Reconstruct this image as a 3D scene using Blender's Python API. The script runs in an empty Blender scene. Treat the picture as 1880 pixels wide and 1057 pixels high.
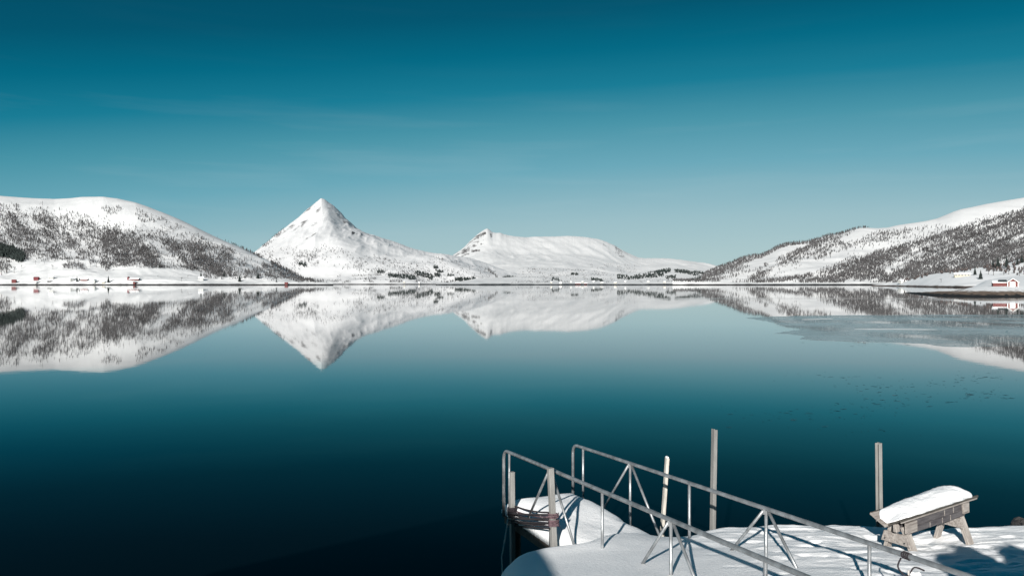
import bpy, math, random
import numpy as np
from mathutils import Vector, Matrix
random.seed(7); rng = np.random.default_rng(11)
S = bpy.context.scene; C = S.collection

# ------------------------------------------------------------------ camera, sky, sun, exposure
F, U0, V0, H = 1475.0, 940.0, 520.0, 5.0          # focal length in photo pixels, principal column, horizon row, eye height
cam_d = bpy.data.cameras.new('camera'); cam = bpy.data.objects.new('camera', cam_d); C.objects.link(cam)
cam.location = (0, 0, H); cam.rotation_euler = (math.radians(90), 0, 0)
cam_d.sensor_width = 36; cam_d.lens = 36 * F / 1880; cam_d.shift_y = -(528.5 - V0) / 1880
cam_d.clip_start = 0.1; cam_d.clip_end = 60000
S.camera = cam
SUN_EL, SUN_AZ = math.radians(22), math.radians(17.2)   # light travels towards +Y, turned SUN_AZ to +X
sun_dir = Vector((math.sin(SUN_AZ) * math.cos(SUN_EL), math.cos(SUN_AZ) * math.cos(SUN_EL), -math.sin(SUN_EL)))
sd = bpy.data.lights.new('sun', 'SUN'); sd.energy = 5.0; sd.angle = math.radians(0.53); sd.color = (1.0, 0.955, 0.90)
sun = bpy.data.objects.new('sun', sd); C.objects.link(sun)
sun.rotation_euler = sun_dir.to_track_quat('-Z', 'Y').to_euler(); sun.location = (-20, -60, 40)
S.view_settings.view_transform = 'Standard'; S.view_settings.look = 'None'
S.view_settings.gamma = 1; S.view_settings.use_curve_mapping = False
S.view_settings.exposure = 0.45
S.cycles.use_denoising = True
S.cycles.max_bounces = 8

def lin(c):
    return tuple((x / 255 / 12.92) if x / 255 <= 0.04045 else ((x / 255 + 0.055) / 1.055) ** 2.4 for x in c)

W = bpy.data.worlds.new('World'); S.world = W; W.use_nodes = True
nt = W.node_tree; nt.nodes.clear()
def N(tree, t, **kw):
    n = tree.nodes.new(t)
    for k, v in kw.items(): setattr(n, k, v)
    return n
wo = N(nt, 'ShaderNodeOutputWorld'); bg = N(nt, 'ShaderNodeBackground'); bg.inputs[1].default_value = 0.1
nt.links.new(bg.outputs[0], wo.inputs[0])
sky = N(nt, 'ShaderNodeTexSky', sky_type='NISHITA', sun_disc=False, sun_elevation=SUN_EL, sun_rotation=math.pi + SUN_AZ,
        altitude=20, air_density=1.0, dust_density=0.3, ozone_density=2.0)
tc = N(nt, 'ShaderNodeTexCoord')
sep = N(nt, 'ShaderNodeSeparateXYZ'); nt.links.new(tc.outputs['Generated'], sep.inputs[0])
# clear winter air: deep teal overhead, pale at the horizon, deeper the farther from the antisolar side
dot = N(nt, 'ShaderNodeVectorMath', operation='DOT_PRODUCT'); nt.links.new(tc.outputs['Generated'], dot.inputs[0])
dot.inputs[1].default_value = (math.sin(SUN_AZ), math.cos(SUN_AZ), 0)
sh = N(nt, 'ShaderNodeMapRange'); sh.inputs[1].default_value = 1.0; sh.inputs[2].default_value = 0.6
sh.inputs[3].default_value = 0.0; sh.inputs[4].default_value = 0.082
nt.links.new(dot.outputs['Value'], sh.inputs[0])
add = N(nt, 'ShaderNodeMath', operation='ADD'); nt.links.new(sep.outputs[2], add.inputs[0]); nt.links.new(sh.outputs[0], add.inputs[1])
ramp = N(nt, 'ShaderNodeValToRGB'); nt.links.new(add.outputs[0], ramp.inputs[0])
stops = [(0.0, (184, 203, 205)), (0.035, (175, 198, 202)), (0.081, (158, 189, 197)), (0.148, (109, 167, 183)), (0.20, (74, 147, 165)),
         (0.245, (24, 122, 146)), (0.29, (0, 102, 127)), (0.335, (0, 82, 106)), (0.42, (0, 66, 88)), (1.0, (0, 52, 76))]
cr = ramp.color_ramp
while len(cr.elements) < len(stops): cr.elements.new(0.5)
for e, (p, c) in zip(cr.elements, stops):
    e.position = p; e.color = (*lin(c), 1)
# a few very thin high streaks of cloud
mp = N(nt, 'ShaderNodeMapping'); mp.inputs['Scale'].default_value = (2.2, 2.2, 26); mp.inputs['Rotation'].default_value = (0.02, 0.03, 0)
nt.links.new(tc.outputs['Generated'], mp.inputs[0])
cn = N(nt, 'ShaderNodeTexNoise'); cn.inputs['Scale'].default_value = 1.6; cn.inputs['Detail'].default_value = 5; nt.links.new(mp.outputs[0], cn.inputs[0])
cm = N(nt, 'ShaderNodeMapRange'); cm.inputs[1].default_value = 0.52; cm.inputs[2].default_value = 0.80; cm.inputs[4].default_value = 0.10
nt.links.new(cn.outputs[0], cm.inputs[0])
mixc = N(nt, 'ShaderNodeMixRGB'); mixc.inputs[2].default_value = (*lin((200, 215, 218)), 1)
cz = N(nt, 'ShaderNodeMapRange'); cz.inputs[1].default_value = 0.16; cz.inputs[2].default_value = 0.24; cz.inputs[3].default_value = 1; cz.inputs[4].default_value = 0.05
nt.links.new(sep.outputs[2], cz.inputs[0]); cmul = N(nt, 'ShaderNodeMath', operation='MULTIPLY'); nt.links.new(cm.outputs[0], cmul.inputs[0]); nt.links.new(cz.outputs[0], cmul.inputs[1])
nt.links.new(cmul.outputs[0], mixc.inputs[0]); nt.links.new(ramp.outputs[0], mixc.inputs[1])
sc10 = N(nt, 'ShaderNodeVectorMath', operation='SCALE'); sc10.inputs['Scale'].default_value = 7.32; nt.links.new(mixc.outputs[0], sc10.inputs[0])
mixs = N(nt, 'ShaderNodeMixRGB'); mixs.inputs[0].default_value = 0.96
tn_ = N(nt, 'ShaderNodeMixRGB', blend_type='MULTIPLY'); tn_.inputs[0].default_value = 1; tn_.inputs[2].default_value = (0.12, 0.7, 0.85, 1)
nt.links.new(sky.outputs[0], tn_.inputs[1]); nt.links.new(tn_.outputs[0], mixs.inputs[1]); nt.links.new(sc10.outputs[0], mixs.inputs[2])
nt.links.new(mixs.outputs[0], bg.inputs[0])

# ------------------------------------------------------------------ helpers
def at(u, v, d):
    """world point seen at photo pixel (u, v) at distance d in front of the camera"""
    return Vector(((u - U0) / F * d, d, H - (v - V0) * d / F))

def mesh(name, verts, faces, mat=None, smooth=False):
    me = bpy.data.meshes.new(name); me.from_pydata([tuple(v) for v in verts], [], faces); me.update()
    if mat: me.materials.append(mat)
    if smooth: me.polygons.foreach_set('use_smooth', [True] * len(me.polygons))
    return me

def link(name, me, parent=None):
    o = bpy.data.objects.new(name, me); C.objects.link(o)
    if parent: o.parent = parent
    return o

def big_mesh(name, V, T, mat, smooth=False):
    V = np.asarray(V, np.float32); T = np.asarray(T, np.int32); k = T.shape[1]
    me = bpy.data.meshes.new(name)
    me.vertices.add(len(V)); me.vertices.foreach_set('co', V.ravel())
    me.loops.add(T.size); me.loops.foreach_set('vertex_index', T.ravel())
    me.polygons.add(len(T)); me.polygons.foreach_set('loop_start', np.arange(0, T.size, k, dtype=np.int32))
    if smooth: me.polygons.foreach_set('use_smooth', np.ones(len(T), bool))
    me.update(calc_edges=True); me.validate()
    if mat: me.materials.append(mat)
    return me

def tag(o, label=None, cat=None, group=None, kind=None):
    if label: o['label'] = label
    if cat: o['category'] = cat
    if group: o['group'] = group
    if kind: o['kind'] = kind
    return o

def empty(name, loc=(0, 0, 0), rz=0):
    o = bpy.data.objects.new(name, None); C.objects.link(o); o.location = loc; o.rotation_euler = (0, 0, rz); o.empty_display_size = 0.2
    return o

def copy_tree(o, parent=None):
    c = o.copy(); C.objects.link(c); c.parent = parent
    for ch in list(o.children):
        d = ch.copy(); C.objects.link(d); d.parent = c
        for g in list(ch.children):
            e = g.copy(); C.objects.link(e); e.parent = d
    return c

def box_vf(c, s, M=None):
    x, y, z = (a / 2 for a in s)
    vs = [Vector((c[0] + i * x, c[1] + j * y, c[2] + k * z)) for i, j, k in
          ((-1, -1, -1), (1, -1, -1), (1, 1, -1), (-1, 1, -1), (-1, -1, 1), (1, -1, 1), (1, 1, 1), (-1, 1, 1))]
    if M: vs = [M @ v for v in vs]
    return vs, [(0, 3, 2, 1), (4, 5, 6, 7), (0, 1, 5, 4), (1, 2, 6, 5), (2, 3, 7, 6), (3, 0, 4, 7)]

class MB:
    def __init__(s): s.v = []; s.f = []
    def add(s, vs, fs):
        n = len(s.v); s.v += [Vector(v) for v in vs]; s.f += [tuple(i + n for i in f) for f in fs]; return s
    def box(s, c, size, M=None): return s.add(*box_vf(c, size, M))
    def tube(s, pts, r, n=8, cap=True):
        pts = [Vector(p) for p in pts]; rings = []; prev = None
        for i, p in enumerate(pts):
            t = (pts[min(i + 1, len(pts) - 1)] - pts[max(i - 1, 0)]).normalized()
            if prev is None:
                a = Vector((0, 0, 1)) if abs(t.z) < 0.9 else Vector((1, 0, 0))
                nx = t.cross(a).normalized()
            else:
                nx = (prev - t * prev.dot(t)).normalized()
            prev = nx; ny = t.cross(nx)
            rr = r[i] if isinstance(r, (list, tuple)) else r
            rings.append([p + rr * (math.cos(2 * math.pi * k / n) * nx + math.sin(2 * math.pi * k / n) * ny) for k in range(n)])
        vs = [v for rg in rings for v in rg]; fs = []
        for i in range(len(pts) - 1):
            for k in range(n):
                fs.append((i * n + k, i * n + (k + 1) % n, (i + 1) * n + (k + 1) % n, (i + 1) * n + k))
        if cap: fs += [tuple(reversed(range(n))), tuple(range((len(pts) - 1) * n, len(pts) * n))]
        return s.add(vs, fs)
    def prism(s, prof, z0, z1, M=None):
        n = len(prof); vs = [Vector((x, y, z0)) for x, y in prof] + [Vector((x, y, z1)) for x, y in prof]
        if M: vs = [M @ v for v in vs]
        return s.add(vs, [tuple(reversed(range(n))), tuple(range(n, 2 * n))] + [(i, (i + 1) % n, n + (i + 1) % n, n + i) for i in range(n)])
    def build(s, name, mat, parent=None, smooth=False, bevel=0):
        o = link(name, mesh(name, s.v, s.f, mat, smooth), parent)
        if bevel:
            m = o.modifiers.new('bevel', 'BEVEL'); m.width = bevel; m.segments = 2; m.limit_method = 'ANGLE'
        return o

def _h(ix, iy, s):
    n = (ix * 374761393 + iy * 668265263 + s * 1274126177) & 0xFFFFFFFF
    n = ((n ^ (n >> 13)) * 1274126177) & 0xFFFFFFFF
    return ((n ^ (n >> 16)) & 0xFFFF) / 65535.0
def vnoise(x, y, s=0):
    x = np.asarray(x, float); y = np.asarray(y, float)
    ix = np.floor(x).astype(np.int64); iy = np.floor(y).astype(np.int64); fx = x - ix; fy = y - iy
    fx = fx * fx * fx * (fx * (fx * 6 - 15) + 10); fy = fy * fy * fy * (fy * (fy * 6 - 15) + 10)
    a = _h(ix, iy, s); b = _h(ix + 1, iy, s); c = _h(ix, iy + 1, s); d = _h(ix + 1, iy + 1, s)
    return (a + (b - a) * fx) * (1 - fy) + (c + (d - c) * fx) * fy
def fbm(x, y, o=5, s=0, g=0.5):
    t = 0; a = 1; n = 0
    for i in range(o):
        t = t + a * (vnoise(x, y, s + i) * 2 - 1); n += a; a *= g; x = x * 2.03 + 17.1; y = y * 2.03 - 9.7
    return t / n
def ridged(x, y, o=5, s=0, g=0.5):
    t = 0; a = 1; n = 0
    for i in range(o):
        t = t + a * (1 - np.abs(vnoise(x, y, s + i) * 2 - 1)); n += a; a *= g; x = x * 2.03 + 17.1; y = y * 2.03 - 9.7
    return t / n
def sstep(a, b, x):
    t = np.clip((x - a) / (b - a), 0, 1); return t * t * (3 - 2 * t)

# ------------------------------------------------------------------ materials
def mat(name, color, rough=0.6, metal=0.0, var=0.25, scale=8.0, bump=0.0, bscale=60.0, stretch=(1, 1, 1), color2=None, spec=0.5, detail=6):
    m = bpy.data.materials.new(name); m.use_nodes = True; t = m.node_tree; b = t.nodes['Principled BSDF']
    b.inputs['Roughness'].default_value = rough; b.inputs['Metallic'].default_value = metal; b.inputs['Specular IOR Level'].default_value = spec
    co = N(t, 'ShaderNodeTexCoord'); mpn = N(t, 'ShaderNodeMapping'); mpn.inputs['Scale'].default_value = stretch
    t.links.new(co.outputs['Object'], mpn.inputs[0])
    nz = N(t, 'ShaderNodeTexNoise'); nz.inputs['Scale'].default_value = scale; nz.inputs['Detail'].default_value = detail
    t.links.new(mpn.outputs[0], nz.inputs[0])
    cr = N(t, 'ShaderNodeValToRGB'); t.links.new(nz.outputs[0], cr.inputs[0])
    c2 = color2 or tuple(c * (1 - var) for c in color); c1 = color if color2 else tuple(min(1, c * (1 + var * 0.6)) for c in color)
    cr.color_ramp.elements[0].position = 0.32; cr.color_ramp.elements[0].color = (*c2, 1)
    cr.color_ramp.elements[1].position = 0.68; cr.color_ramp.elements[1].color = (*c1, 1)
    t.links.new(cr.outputs[0], b.inputs['Base Color'])
    if bump:
        n2 = N(t, 'ShaderNodeTexNoise'); n2.inputs['Scale'].default_value = bscale; n2.inputs['Detail'].default_value = 4
        t.links.new(mpn.outputs[0], n2.inputs[0])
        bp = N(t, 'ShaderNodeBump'); bp.inputs['Strength'].default_value = bump; bp.inputs['Distance'].default_value = 0.02
        t.links.new(n2.outputs[0], bp.inputs['Height']); t.links.new(bp.outputs[0], b.inputs['Normal'])
    return m

SNOW = (0.86, 0.875, 0.885)
def terrain_mat(name, tide=(2.4, 3.8), bz_=(0.2, 0.9), rock=(0.09, 0.085, 0.085), patch=0.62, patch_scale=0.012, brown=None, snow=(0.72, 0.73, 0.735), steep=0.86):
    """snow with bare rock on steep places and a dark tidal strip just above the water"""
    m = bpy.data.materials.new(name); m.use_nodes = True; t = m.node_tree; b = t.nodes['Principled BSDF']
    b.inputs['Roughness'].default_value = 0.75; b.inputs['Specular IOR Level'].default_value = 0.2
    g = N(t, 'ShaderNodeNewGeometry'); sp = N(t, 'ShaderNodeSeparateXYZ'); t.links.new(g.outputs['Position'], sp.inputs[0])
    sn = N(t, 'ShaderNodeSeparateXYZ'); t.links.new(g.outputs['Normal'], sn.inputs[0])
    mpn = N(t, 'ShaderNodeMapping'); mpn.inputs['Scale'].default_value = (patch_scale, patch_scale * 0.5, patch_scale * 2.2); t.links.new(g.outputs['Position'], mpn.inputs[0])
    nz = N(t, 'ShaderNodeTexNoise'); nz.inputs['Scale'].default_value = 1; nz.inputs['Detail'].default_value = 8; nz.inputs['Roughness'].default_value = 0.65
    t.links.new(mpn.outputs[0], nz.inputs[0])
    # steepness + noise -> rock
    st = N(t, 'ShaderNodeMapRange'); st.inputs[1].default_value = 0.98; st.inputs[2].default_value = steep; st.inputs[4].default_value = 0.28
    t.links.new(sn.outputs[2], st.inputs[0])
    ad = N(t, 'ShaderNodeMath', operation='ADD'); t.links.new(nz.outputs[0], ad.inputs[0]); t.links.new(st.outputs[0], ad.inputs[1])
    rk = N(t, 'ShaderNodeMapRange'); rk.inputs[1].default_value = patch; rk.inputs[2].default_value = patch + 0.12; t.links.new(ad.outputs[0], rk.inputs[0])
    # snow tone
    n3 = N(t, 'ShaderNodeTexNoise'); n3.inputs['Scale'].default_value = 2.5; n3.inputs['Detail'].default_value = 5; t.links.new(mpn.outputs[0], n3.inputs[0])
    sc = N(t, 'ShaderNodeMixRGB'); sc.inputs[1].default_value = (*[c * 0.93 for c in snow], 1); sc.inputs[2].default_value = (*snow, 1); t.links.new(n3.outputs[0], sc.inputs[0])
    mx = N(t, 'ShaderNodeMixRGB'); mx.inputs[2].default_value = (*rock, 1); t.links.new(rk.outputs[0], mx.inputs[0]); t.links.new(sc.outputs[0], mx.inputs[1])
    # tidal strip
    nj = N(t, 'ShaderNodeMath', operation='MULTIPLY_ADD'); nj.inputs[1].default_value = -tide[1] * 1.2; t.links.new(n3.outputs[0], nj.inputs[0]); nj.inputs[2].default_value = tide[1] * 0.6
    az = N(t, 'ShaderNodeMath', operation='ADD'); t.links.new(sp.outputs[2], az.inputs[0]); t.links.new(nj.outputs[0], az.inputs[1])
    td = N(t, 'ShaderNodeMapRange'); td.inputs[1].default_value = tide[1]; td.inputs[2].default_value = tide[0]; td.inputs[4].default_value = 1
    t.links.new(az.outputs[0], td.inputs[0])
    if brown:
        bz = N(t, 'ShaderNodeMapRange'); bz.inputs[1].default_value = bz_[0]; bz.inputs[2].default_value = bz_[1]; t.links.new(az.outputs[0], bz.inputs[0])
        bc = N(t, 'ShaderNodeMixRGB'); bc.inputs[1].default_value = (0.02, 0.019, 0.019, 1); bc.inputs[2].default_value = (*brown, 1); t.links.new(bz.outputs[0], bc.inputs[0])
    m2 = N(t, 'ShaderNodeMixRGB'); m2.inputs[2].default_value = (0.022, 0.021, 0.022, 1); t.links.new(td.outputs[0], m2.inputs[0]); t.links.new(mx.outputs[0], m2.inputs[1])
    if brown: t.links.new(bc.outputs[0], m2.inputs[2])
    t.links.new(m2.outputs[0], b.inputs['Base Color'])
    bp = N(t, 'ShaderNodeBump'); bp.inputs['Strength'].default_value = 0.25; bp.inputs['Distance'].default_value = 0.25 / patch_scale * 0.1
    t.links.new(n3.outputs[0], bp.inputs['Height']); t.links.new(bp.outputs[0], b.inputs['Normal'])
    return m

M_hill = terrain_mat('snow_hill', patch=0.80, patch_scale=0.01)
M_peak = terrain_mat('snow_peak', snow=(0.69, 0.70, 0.71), patch=0.83, patch_scale=0.007)
M_back = terrain_mat('snow_back', patch=0.765, patch_scale=0.006)
M_head = terrain_mat('snow_headland', snow=SNOW, tide=(0.9, 2.4), bz_=(0.0, 0.6), patch=0.9, patch_scale=0.03, brown=(0.10, 0.07, 0.055))
M_spit = terrain_mat('snow_spit', snow=SNOW, tide=(1.7, 2.1), bz_=(0.65, 1.0), patch=0.95, patch_scale=0.2, brown=(0.17, 0.125, 0.095))
M_birch = mat('birch_twigs', (0.078, 0.075, 0.077), 0.9, var=0.5, scale=0.02)
M_birch_red = mat('reddish_twigs', (0.080, 0.064, 0.061), 0.9, var=0.4, scale=0.5)
M_spruce = mat('spruce_needles', (0.018, 0.028, 0.026), 0.9, var=0.5, scale=0.4)
M_trunk = mat('bark', (0.07, 0.055, 0.045), 0.9, scale=4)
M_red = mat('red_paint', (0.125, 0.026, 0.023), 0.7, var=0.3, scale=1.5, stretch=(6, 6, 0.4))
M_white = mat('white_paint', (0.78, 0.78, 0.76), 0.6, var=0.06, scale=2)
M_house = mat('grey_white_paint', (0.50, 0.50, 0.48), 0.7, var=0.1, scale=1)
M_yellow = mat('cream_paint', (0.42, 0.39, 0.31), 0.7, var=0.1, scale=1)
M_roof = mat('dark_roof', (0.035, 0.045, 0.05), 0.8, var=0.4, scale=1)
M_maroon = mat('maroon_paint', (0.16, 0.03, 0.035), 0.75, var=0.3, scale=0.6)
M_glass = mat('window_glass', (0.03, 0.04, 0.05), 0.1, var=0.2, scale=1)
M_roofsnow = mat('roof_snow', SNOW, 0.7, var=0.05, scale=1)
M_alu = mat('galvanised_tube', (0.335, 0.35, 0.36), 0.40, metal=0.6, var=0.38, scale=9, bump=0.08, bscale=90)
M_alu_dull = mat('weathered_channel', (0.30, 0.295, 0.28), 0.6, metal=0.25, var=0.35, scale=6, bump=0.15, bscale=40, stretch=(1, 1, 0.3))
M_plank = mat('bleached_timber', (0.58, 0.55, 0.49), 0.85, var=0.3, scale=6, bump=0.5, bscale=25, stretch=(6, 6, 0.6))
M_wood = mat('weathered_pale_wood', (0.45, 0.42, 0.385), 0.85, var=0.45, scale=5, bump=0.6, bscale=18, stretch=(7, 7, 0.8), color2=(0.23, 0.20, 0.18))
M_woodh = mat('weathered_pale_board', (0.40, 0.37, 0.34), 0.85, var=0.45, scale=5, bump=0.6, bscale=18, stretch=(0.8, 7, 7), color2=(0.19, 0.165, 0.15))
M_dark = mat('dark_weathered_board', (0.115, 0.108, 0.112), 0.9, var=0.5, scale=5, bump=0.6, bscale=16, stretch=(1.0, 8, 8), color2=(0.06, 0.055, 0.06))
M_tray = mat('tarred_tray_edge', (0.075, 0.068, 0.058), 0.7, var=0.5, scale=8, bump=0.4, bscale=30, stretch=(1, 6, 6))
M_wet = mat('wet_pier_timber', (0.075, 0.06, 0.05), 0.6, var=0.5, scale=5, bump=0.5, bscale=20)
M_rope = mat('old_rope', (0.03, 0.024, 0.03), 0.9, var=0.6, scale=30, bump=0.8, bscale=160)
M_rope_pink = mat('faded_pink_rope', (0.16, 0.10, 0.115), 0.9, var=0.4, scale=30, bump=0.8, bscale=160)
M_rope_white = mat('white_rope', (0.70, 0.66, 0.62), 0.9, var=0.2, scale=30, bump=0.8, bscale=160)
M_rock = mat('shore_rock', (0.03, 0.029, 0.029), 0.7, var=0.6, scale=4, bump=0.8, bscale=12)

def snow_mat():
    m = bpy.data.materials.new('fresh_snow'); m.use_nodes = True; t = m.node_tree; b = t.nodes['Principled BSDF']
    b.inputs['Roughness'].default_value = 0.6; b.inputs['Specular IOR Level'].default_value = 0.25
    g = N(t, 'ShaderNodeNewGeometry')
    nz = N(t, 'ShaderNodeTexNoise'); nz.inputs['Scale'].default_value = 3; nz.inputs['Detail'].default_value = 5; t.links.new(g.outputs['Position'], nz.inputs[0])
    mx = N(t, 'ShaderNodeMixRGB'); mx.inputs[1].default_value = (0.85, 0.865, 0.88, 1); mx.inputs[2].default_value = (0.91, 0.915, 0.92, 1); t.links.new(nz.outputs[0], mx.inputs[0])
    t.links.new(mx.outputs[0], b.inputs['Base Color'])
    n2 = N(t, 'ShaderNodeTexNoise'); n2.inputs['Scale'].default_value = 28; n2.inputs['Detail'].default_value = 6; n2.inputs['Roughness'].default_value = 0.6; t.links.new(g.outputs['Position'], n2.inputs[0])
    bp = N(t, 'ShaderNodeBump'); bp.inputs['Strength'].default_value = 0.55; bp.inputs['Distance'].default_value = 0.02
    t.links.new(n2.outputs[0], bp.inputs['Height']); t.links.new(bp.outputs[0], b.inputs['Normal'])
    return m
M_snow = snow_mat()

# ------------------------------------------------------------------ water
def water_mat():
    """dark water: mirror dimmed and tinted teal by a hand-set angle curve over an almost black body"""
    m = bpy.data.materials.new('fjord_water'); m.use_nodes = True; t = m.node_tree; t.nodes.clear()
    out = N(t, 'ShaderNodeOutputMaterial'); mixn = N(t, 'ShaderNodeMixShader'); df = N(t, 'ShaderNodeBsdfDiffuse'); gl = N(t, 'ShaderNodeBsdfGlossy', distribution='GGX')
    df.inputs[0].default_value = (0.0010, 0.0030, 0.0045, 1); gl.inputs[0].default_value = (0.93, 1, 1, 1)
    fr = N(t, 'ShaderNodeFresnel'); fr.inputs[0].default_value = 1.36
    pw = N(t, 'ShaderNodeValToRGB'); cv = [(0.0, 0.0), (0.13, 0.037), (0.19, 0.066), (0.28, 0.122), (0.37, 0.245), (0.53, 0.53), (0.74, 0.86), (1.0, 1.0)]  # hand-set curve dims the steeper reflections below plain Fresnel
    while len(pw.color_ramp.elements) < len(cv): pw.color_ramp.elements.new(0.5)
    for e, (p_, c_) in zip(pw.color_ramp.elements, cv): e.position = p_; e.color = (c_, c_, c_, 1)
    tn = N(t, 'ShaderNodeMapRange'); tn.inputs[1].default_value = 0.41; tn.inputs[2].default_value = 0.58; t.links.new(fr.outputs[0], tn.inputs[0])
    tm = N(t, 'ShaderNodeMixRGB'); tm.inputs[1].default_value = (0.28, 0.94, 1, 1); tm.inputs[2].default_value = (1, 1, 1, 1)  # teal painted into the steeper reflections, neutral at grazing angles
    t.links.new(tn.outputs[0], tm.inputs[0]); t.links.new(tm.outputs[0], gl.inputs[0])
    t.links.new(fr.outputs[0], pw.inputs[0]); t.links.new(pw.outputs[0], mixn.inputs[0]); t.links.new(df.outputs[0], mixn.inputs[1]); t.links.new(gl.outputs[0], mixn.inputs[2]); t.links.new(mixn.outputs[0], out.inputs[0])
    g = N(t, 'ShaderNodeNewGeometry')
    mpn = N(t, 'ShaderNodeMapping'); mpn.inputs['Scale'].default_value = (0.004, 0.02, 1); t.links.new(g.outputs['Position'], mpn.inputs[0])
    nz = N(t, 'ShaderNodeTexNoise'); nz.inputs['Scale'].default_value = 1; nz.inputs['Detail'].default_value = 4; t.links.new(mpn.outputs[0], nz.inputs[0])
    mr = N(t, 'ShaderNodeMapRange'); mr.inputs[1].default_value = 0.3; mr.inputs[2].default_value = 0.75; mr.inputs[3].default_value = 0.012; mr.inputs[4].default_value = 0.034
    t.links.new(nz.outputs[0], mr.inputs[0])
    mp2 = N(t, 'ShaderNodeMapping'); mp2.inputs['Scale'].default_value = (0.0011, 0.016, 1); mp2.inputs['Location'].default_value = (3.1, 0.4, 0); t.links.new(g.outputs['Position'], mp2.inputs[0])
    nl_ = N(t, 'ShaderNodeTexNoise'); nl_.inputs['Scale'].default_value = 1; nl_.inputs['Detail'].default_value = 3; t.links.new(mp2.outputs[0], nl_.inputs[0])
    ml = N(t, 'ShaderNodeMapRange'); ml.inputs[1].default_value = 0.62; ml.inputs[2].default_value = 0.72; ml.inputs[4].default_value = 0.07; t.links.new(nl_.outputs[0], ml.inputs[0])
    ar = N(t, 'ShaderNodeMath', operation='ADD'); t.links.new(mr.outputs[0], ar.inputs[0]); t.links.new(ml.outputs[0], ar.inputs[1]); t.links.new(ar.outputs[0], gl.inputs['Roughness'])
    n2 = N(t, 'ShaderNodeTexNoise'); n2.inputs['Scale'].default_value = 0.9; n2.inputs['Detail'].default_value = 3; t.links.new(g.outputs['Position'], n2.inputs[0])
    bp = N(t, 'ShaderNodeBump'); bp.inputs['Strength'].default_value = 1.0; bp.inputs['Distance'].default_value = 0.0009
    t.links.new(n2.outputs[0], bp.inputs['Height']); t.links.new(bp.outputs[0], gl.inputs['Normal'])
    return m
wv = [(-30000, -30000, 0), (30000, -30000, 0), (30000, 30000, 0), (-30000, 30000, 0)]
tag(link('water', mesh('water', wv, [(0, 1, 2, 3)], water_mat())), 'still dark teal fjord water mirroring the mountains', 'water', kind='structure')

# thin ice on the right-hand bay
def ice_mat():
    m = bpy.data.materials.new('thin_ice'); m.use_nodes = True; t = m.node_tree; b = t.nodes['Principled BSDF']; out = t.nodes['Material Output']
    b.inputs['IOR'].default_value = 1.31
    g = N(t, 'ShaderNodeNewGeometry')
    nz = N(t, 'ShaderNodeTexNoise'); nz.inputs['Scale'].default_value = 0.10; nz.inputs['Detail'].default_value = 7; nz.inputs['Roughness'].default_value = 0.6; t.links.new(g.outputs['Position'], nz.inputs[0])
    mx = N(t, 'ShaderNodeMixRGB'); mx.inputs[1].default_value = (0.27, 0.34, 0.355, 1); mx.inputs[2].default_value = (0.42, 0.47, 0.48, 1); t.links.new(nz.outputs[0], mx.inputs[0])
    vo = N(t, 'ShaderNodeTexVoronoi', feature='DISTANCE_TO_EDGE'); vo.inputs['Scale'].default_value = 0.16; t.links.new(g.outputs['Position'], vo.inputs[0])
    ck = N(t, 'ShaderNodeMapRange'); ck.inputs[1].default_value = 0.0; ck.inputs[2].default_value = 0.025; ck.inputs[3].default_value = 0.75; ck.inputs[4].default_value = 0.0; t.links.new(vo.outputs[0], ck.inputs[0])
    m3 = N(t, 'ShaderNodeMixRGB'); m3.inputs[2].default_value = (0.12, 0.18, 0.20, 1); t.links.new(ck.outputs[0], m3.inputs[0]); t.links.new(mx.outputs[0], m3.inputs[1])
    t.links.new(m3.outputs[0], b.inputs['Base Color'])
    mr = N(t, 'ShaderNodeMapRange'); mr.inputs[3].default_value = 0.14; mr.inputs[4].default_value = 0.34; t.links.new(nz.outputs[0], mr.inputs[0]); t.links.new(mr.outputs[0], b.inputs['Roughness'])
    # patches so thin that the water below shows through
    n2 = N(t, 'ShaderNodeTexNoise'); n2.inputs['Scale'].default_value = 0.055; n2.inputs['Detail'].default_value = 8; n2.inputs['Roughness'].default_value = 0.62; t.links.new(g.outputs['Position'], n2.inputs[0])
    th = N(t, 'ShaderNodeMapRange'); th.inputs[1].default_value = 0.36; th.inputs[2].default_value = 0.58; th.inputs[3].default_value = 0.15; th.inputs[4].default_value = 0.88; t.links.new(n2.outputs[0], th.inputs[0])
    tr_ = N(t, 'ShaderNodeBsdfTransparent'); ms = N(t, 'ShaderNodeMixShader'); t.links.new(th.outputs[0], ms.inputs[0]); t.links.new(tr_.outputs[0], ms.inputs[1]); t.links.new(b.outputs[0], ms.inputs[2]); t.links.new(ms.outputs[0], out.inputs[0])
    return m
M_ice = ice_mat()
def on_water(u, v, z=0.0):
    d = (H - z) * F / (v - V0); return Vector(((u - U0) / F * d, d, z))
def flat_patch(name, pts, m, z, jag=0.0, thick=0.0):
    P = [on_water(u, v) for u, v in pts]; Q = []
    for i, a in enumerate(P):
        b = P[(i + 1) % len(P)]; n = max(1, int((b - a).length / 1.2)) if jag else 1
        n = min(n, 60)
        for k in range(n):
            q = a.lerp(b, k / n)
            if jag and k: q += Vector((random.uniform(-1, 1) * jag, random.uniform(-1, 1) * jag * 1.6, 0))
            Q.append(q)
    n = len(Q); vs = [(q.x, q.y, z) for q in Q] + [(q.x, q.y, z - thick) for q in Q]
    return link(name, mesh(name, vs, [tuple(range(n))] + [(i, n + i, n + (i + 1) % n, (i + 1) % n) for i in range(n)], m))
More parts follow.
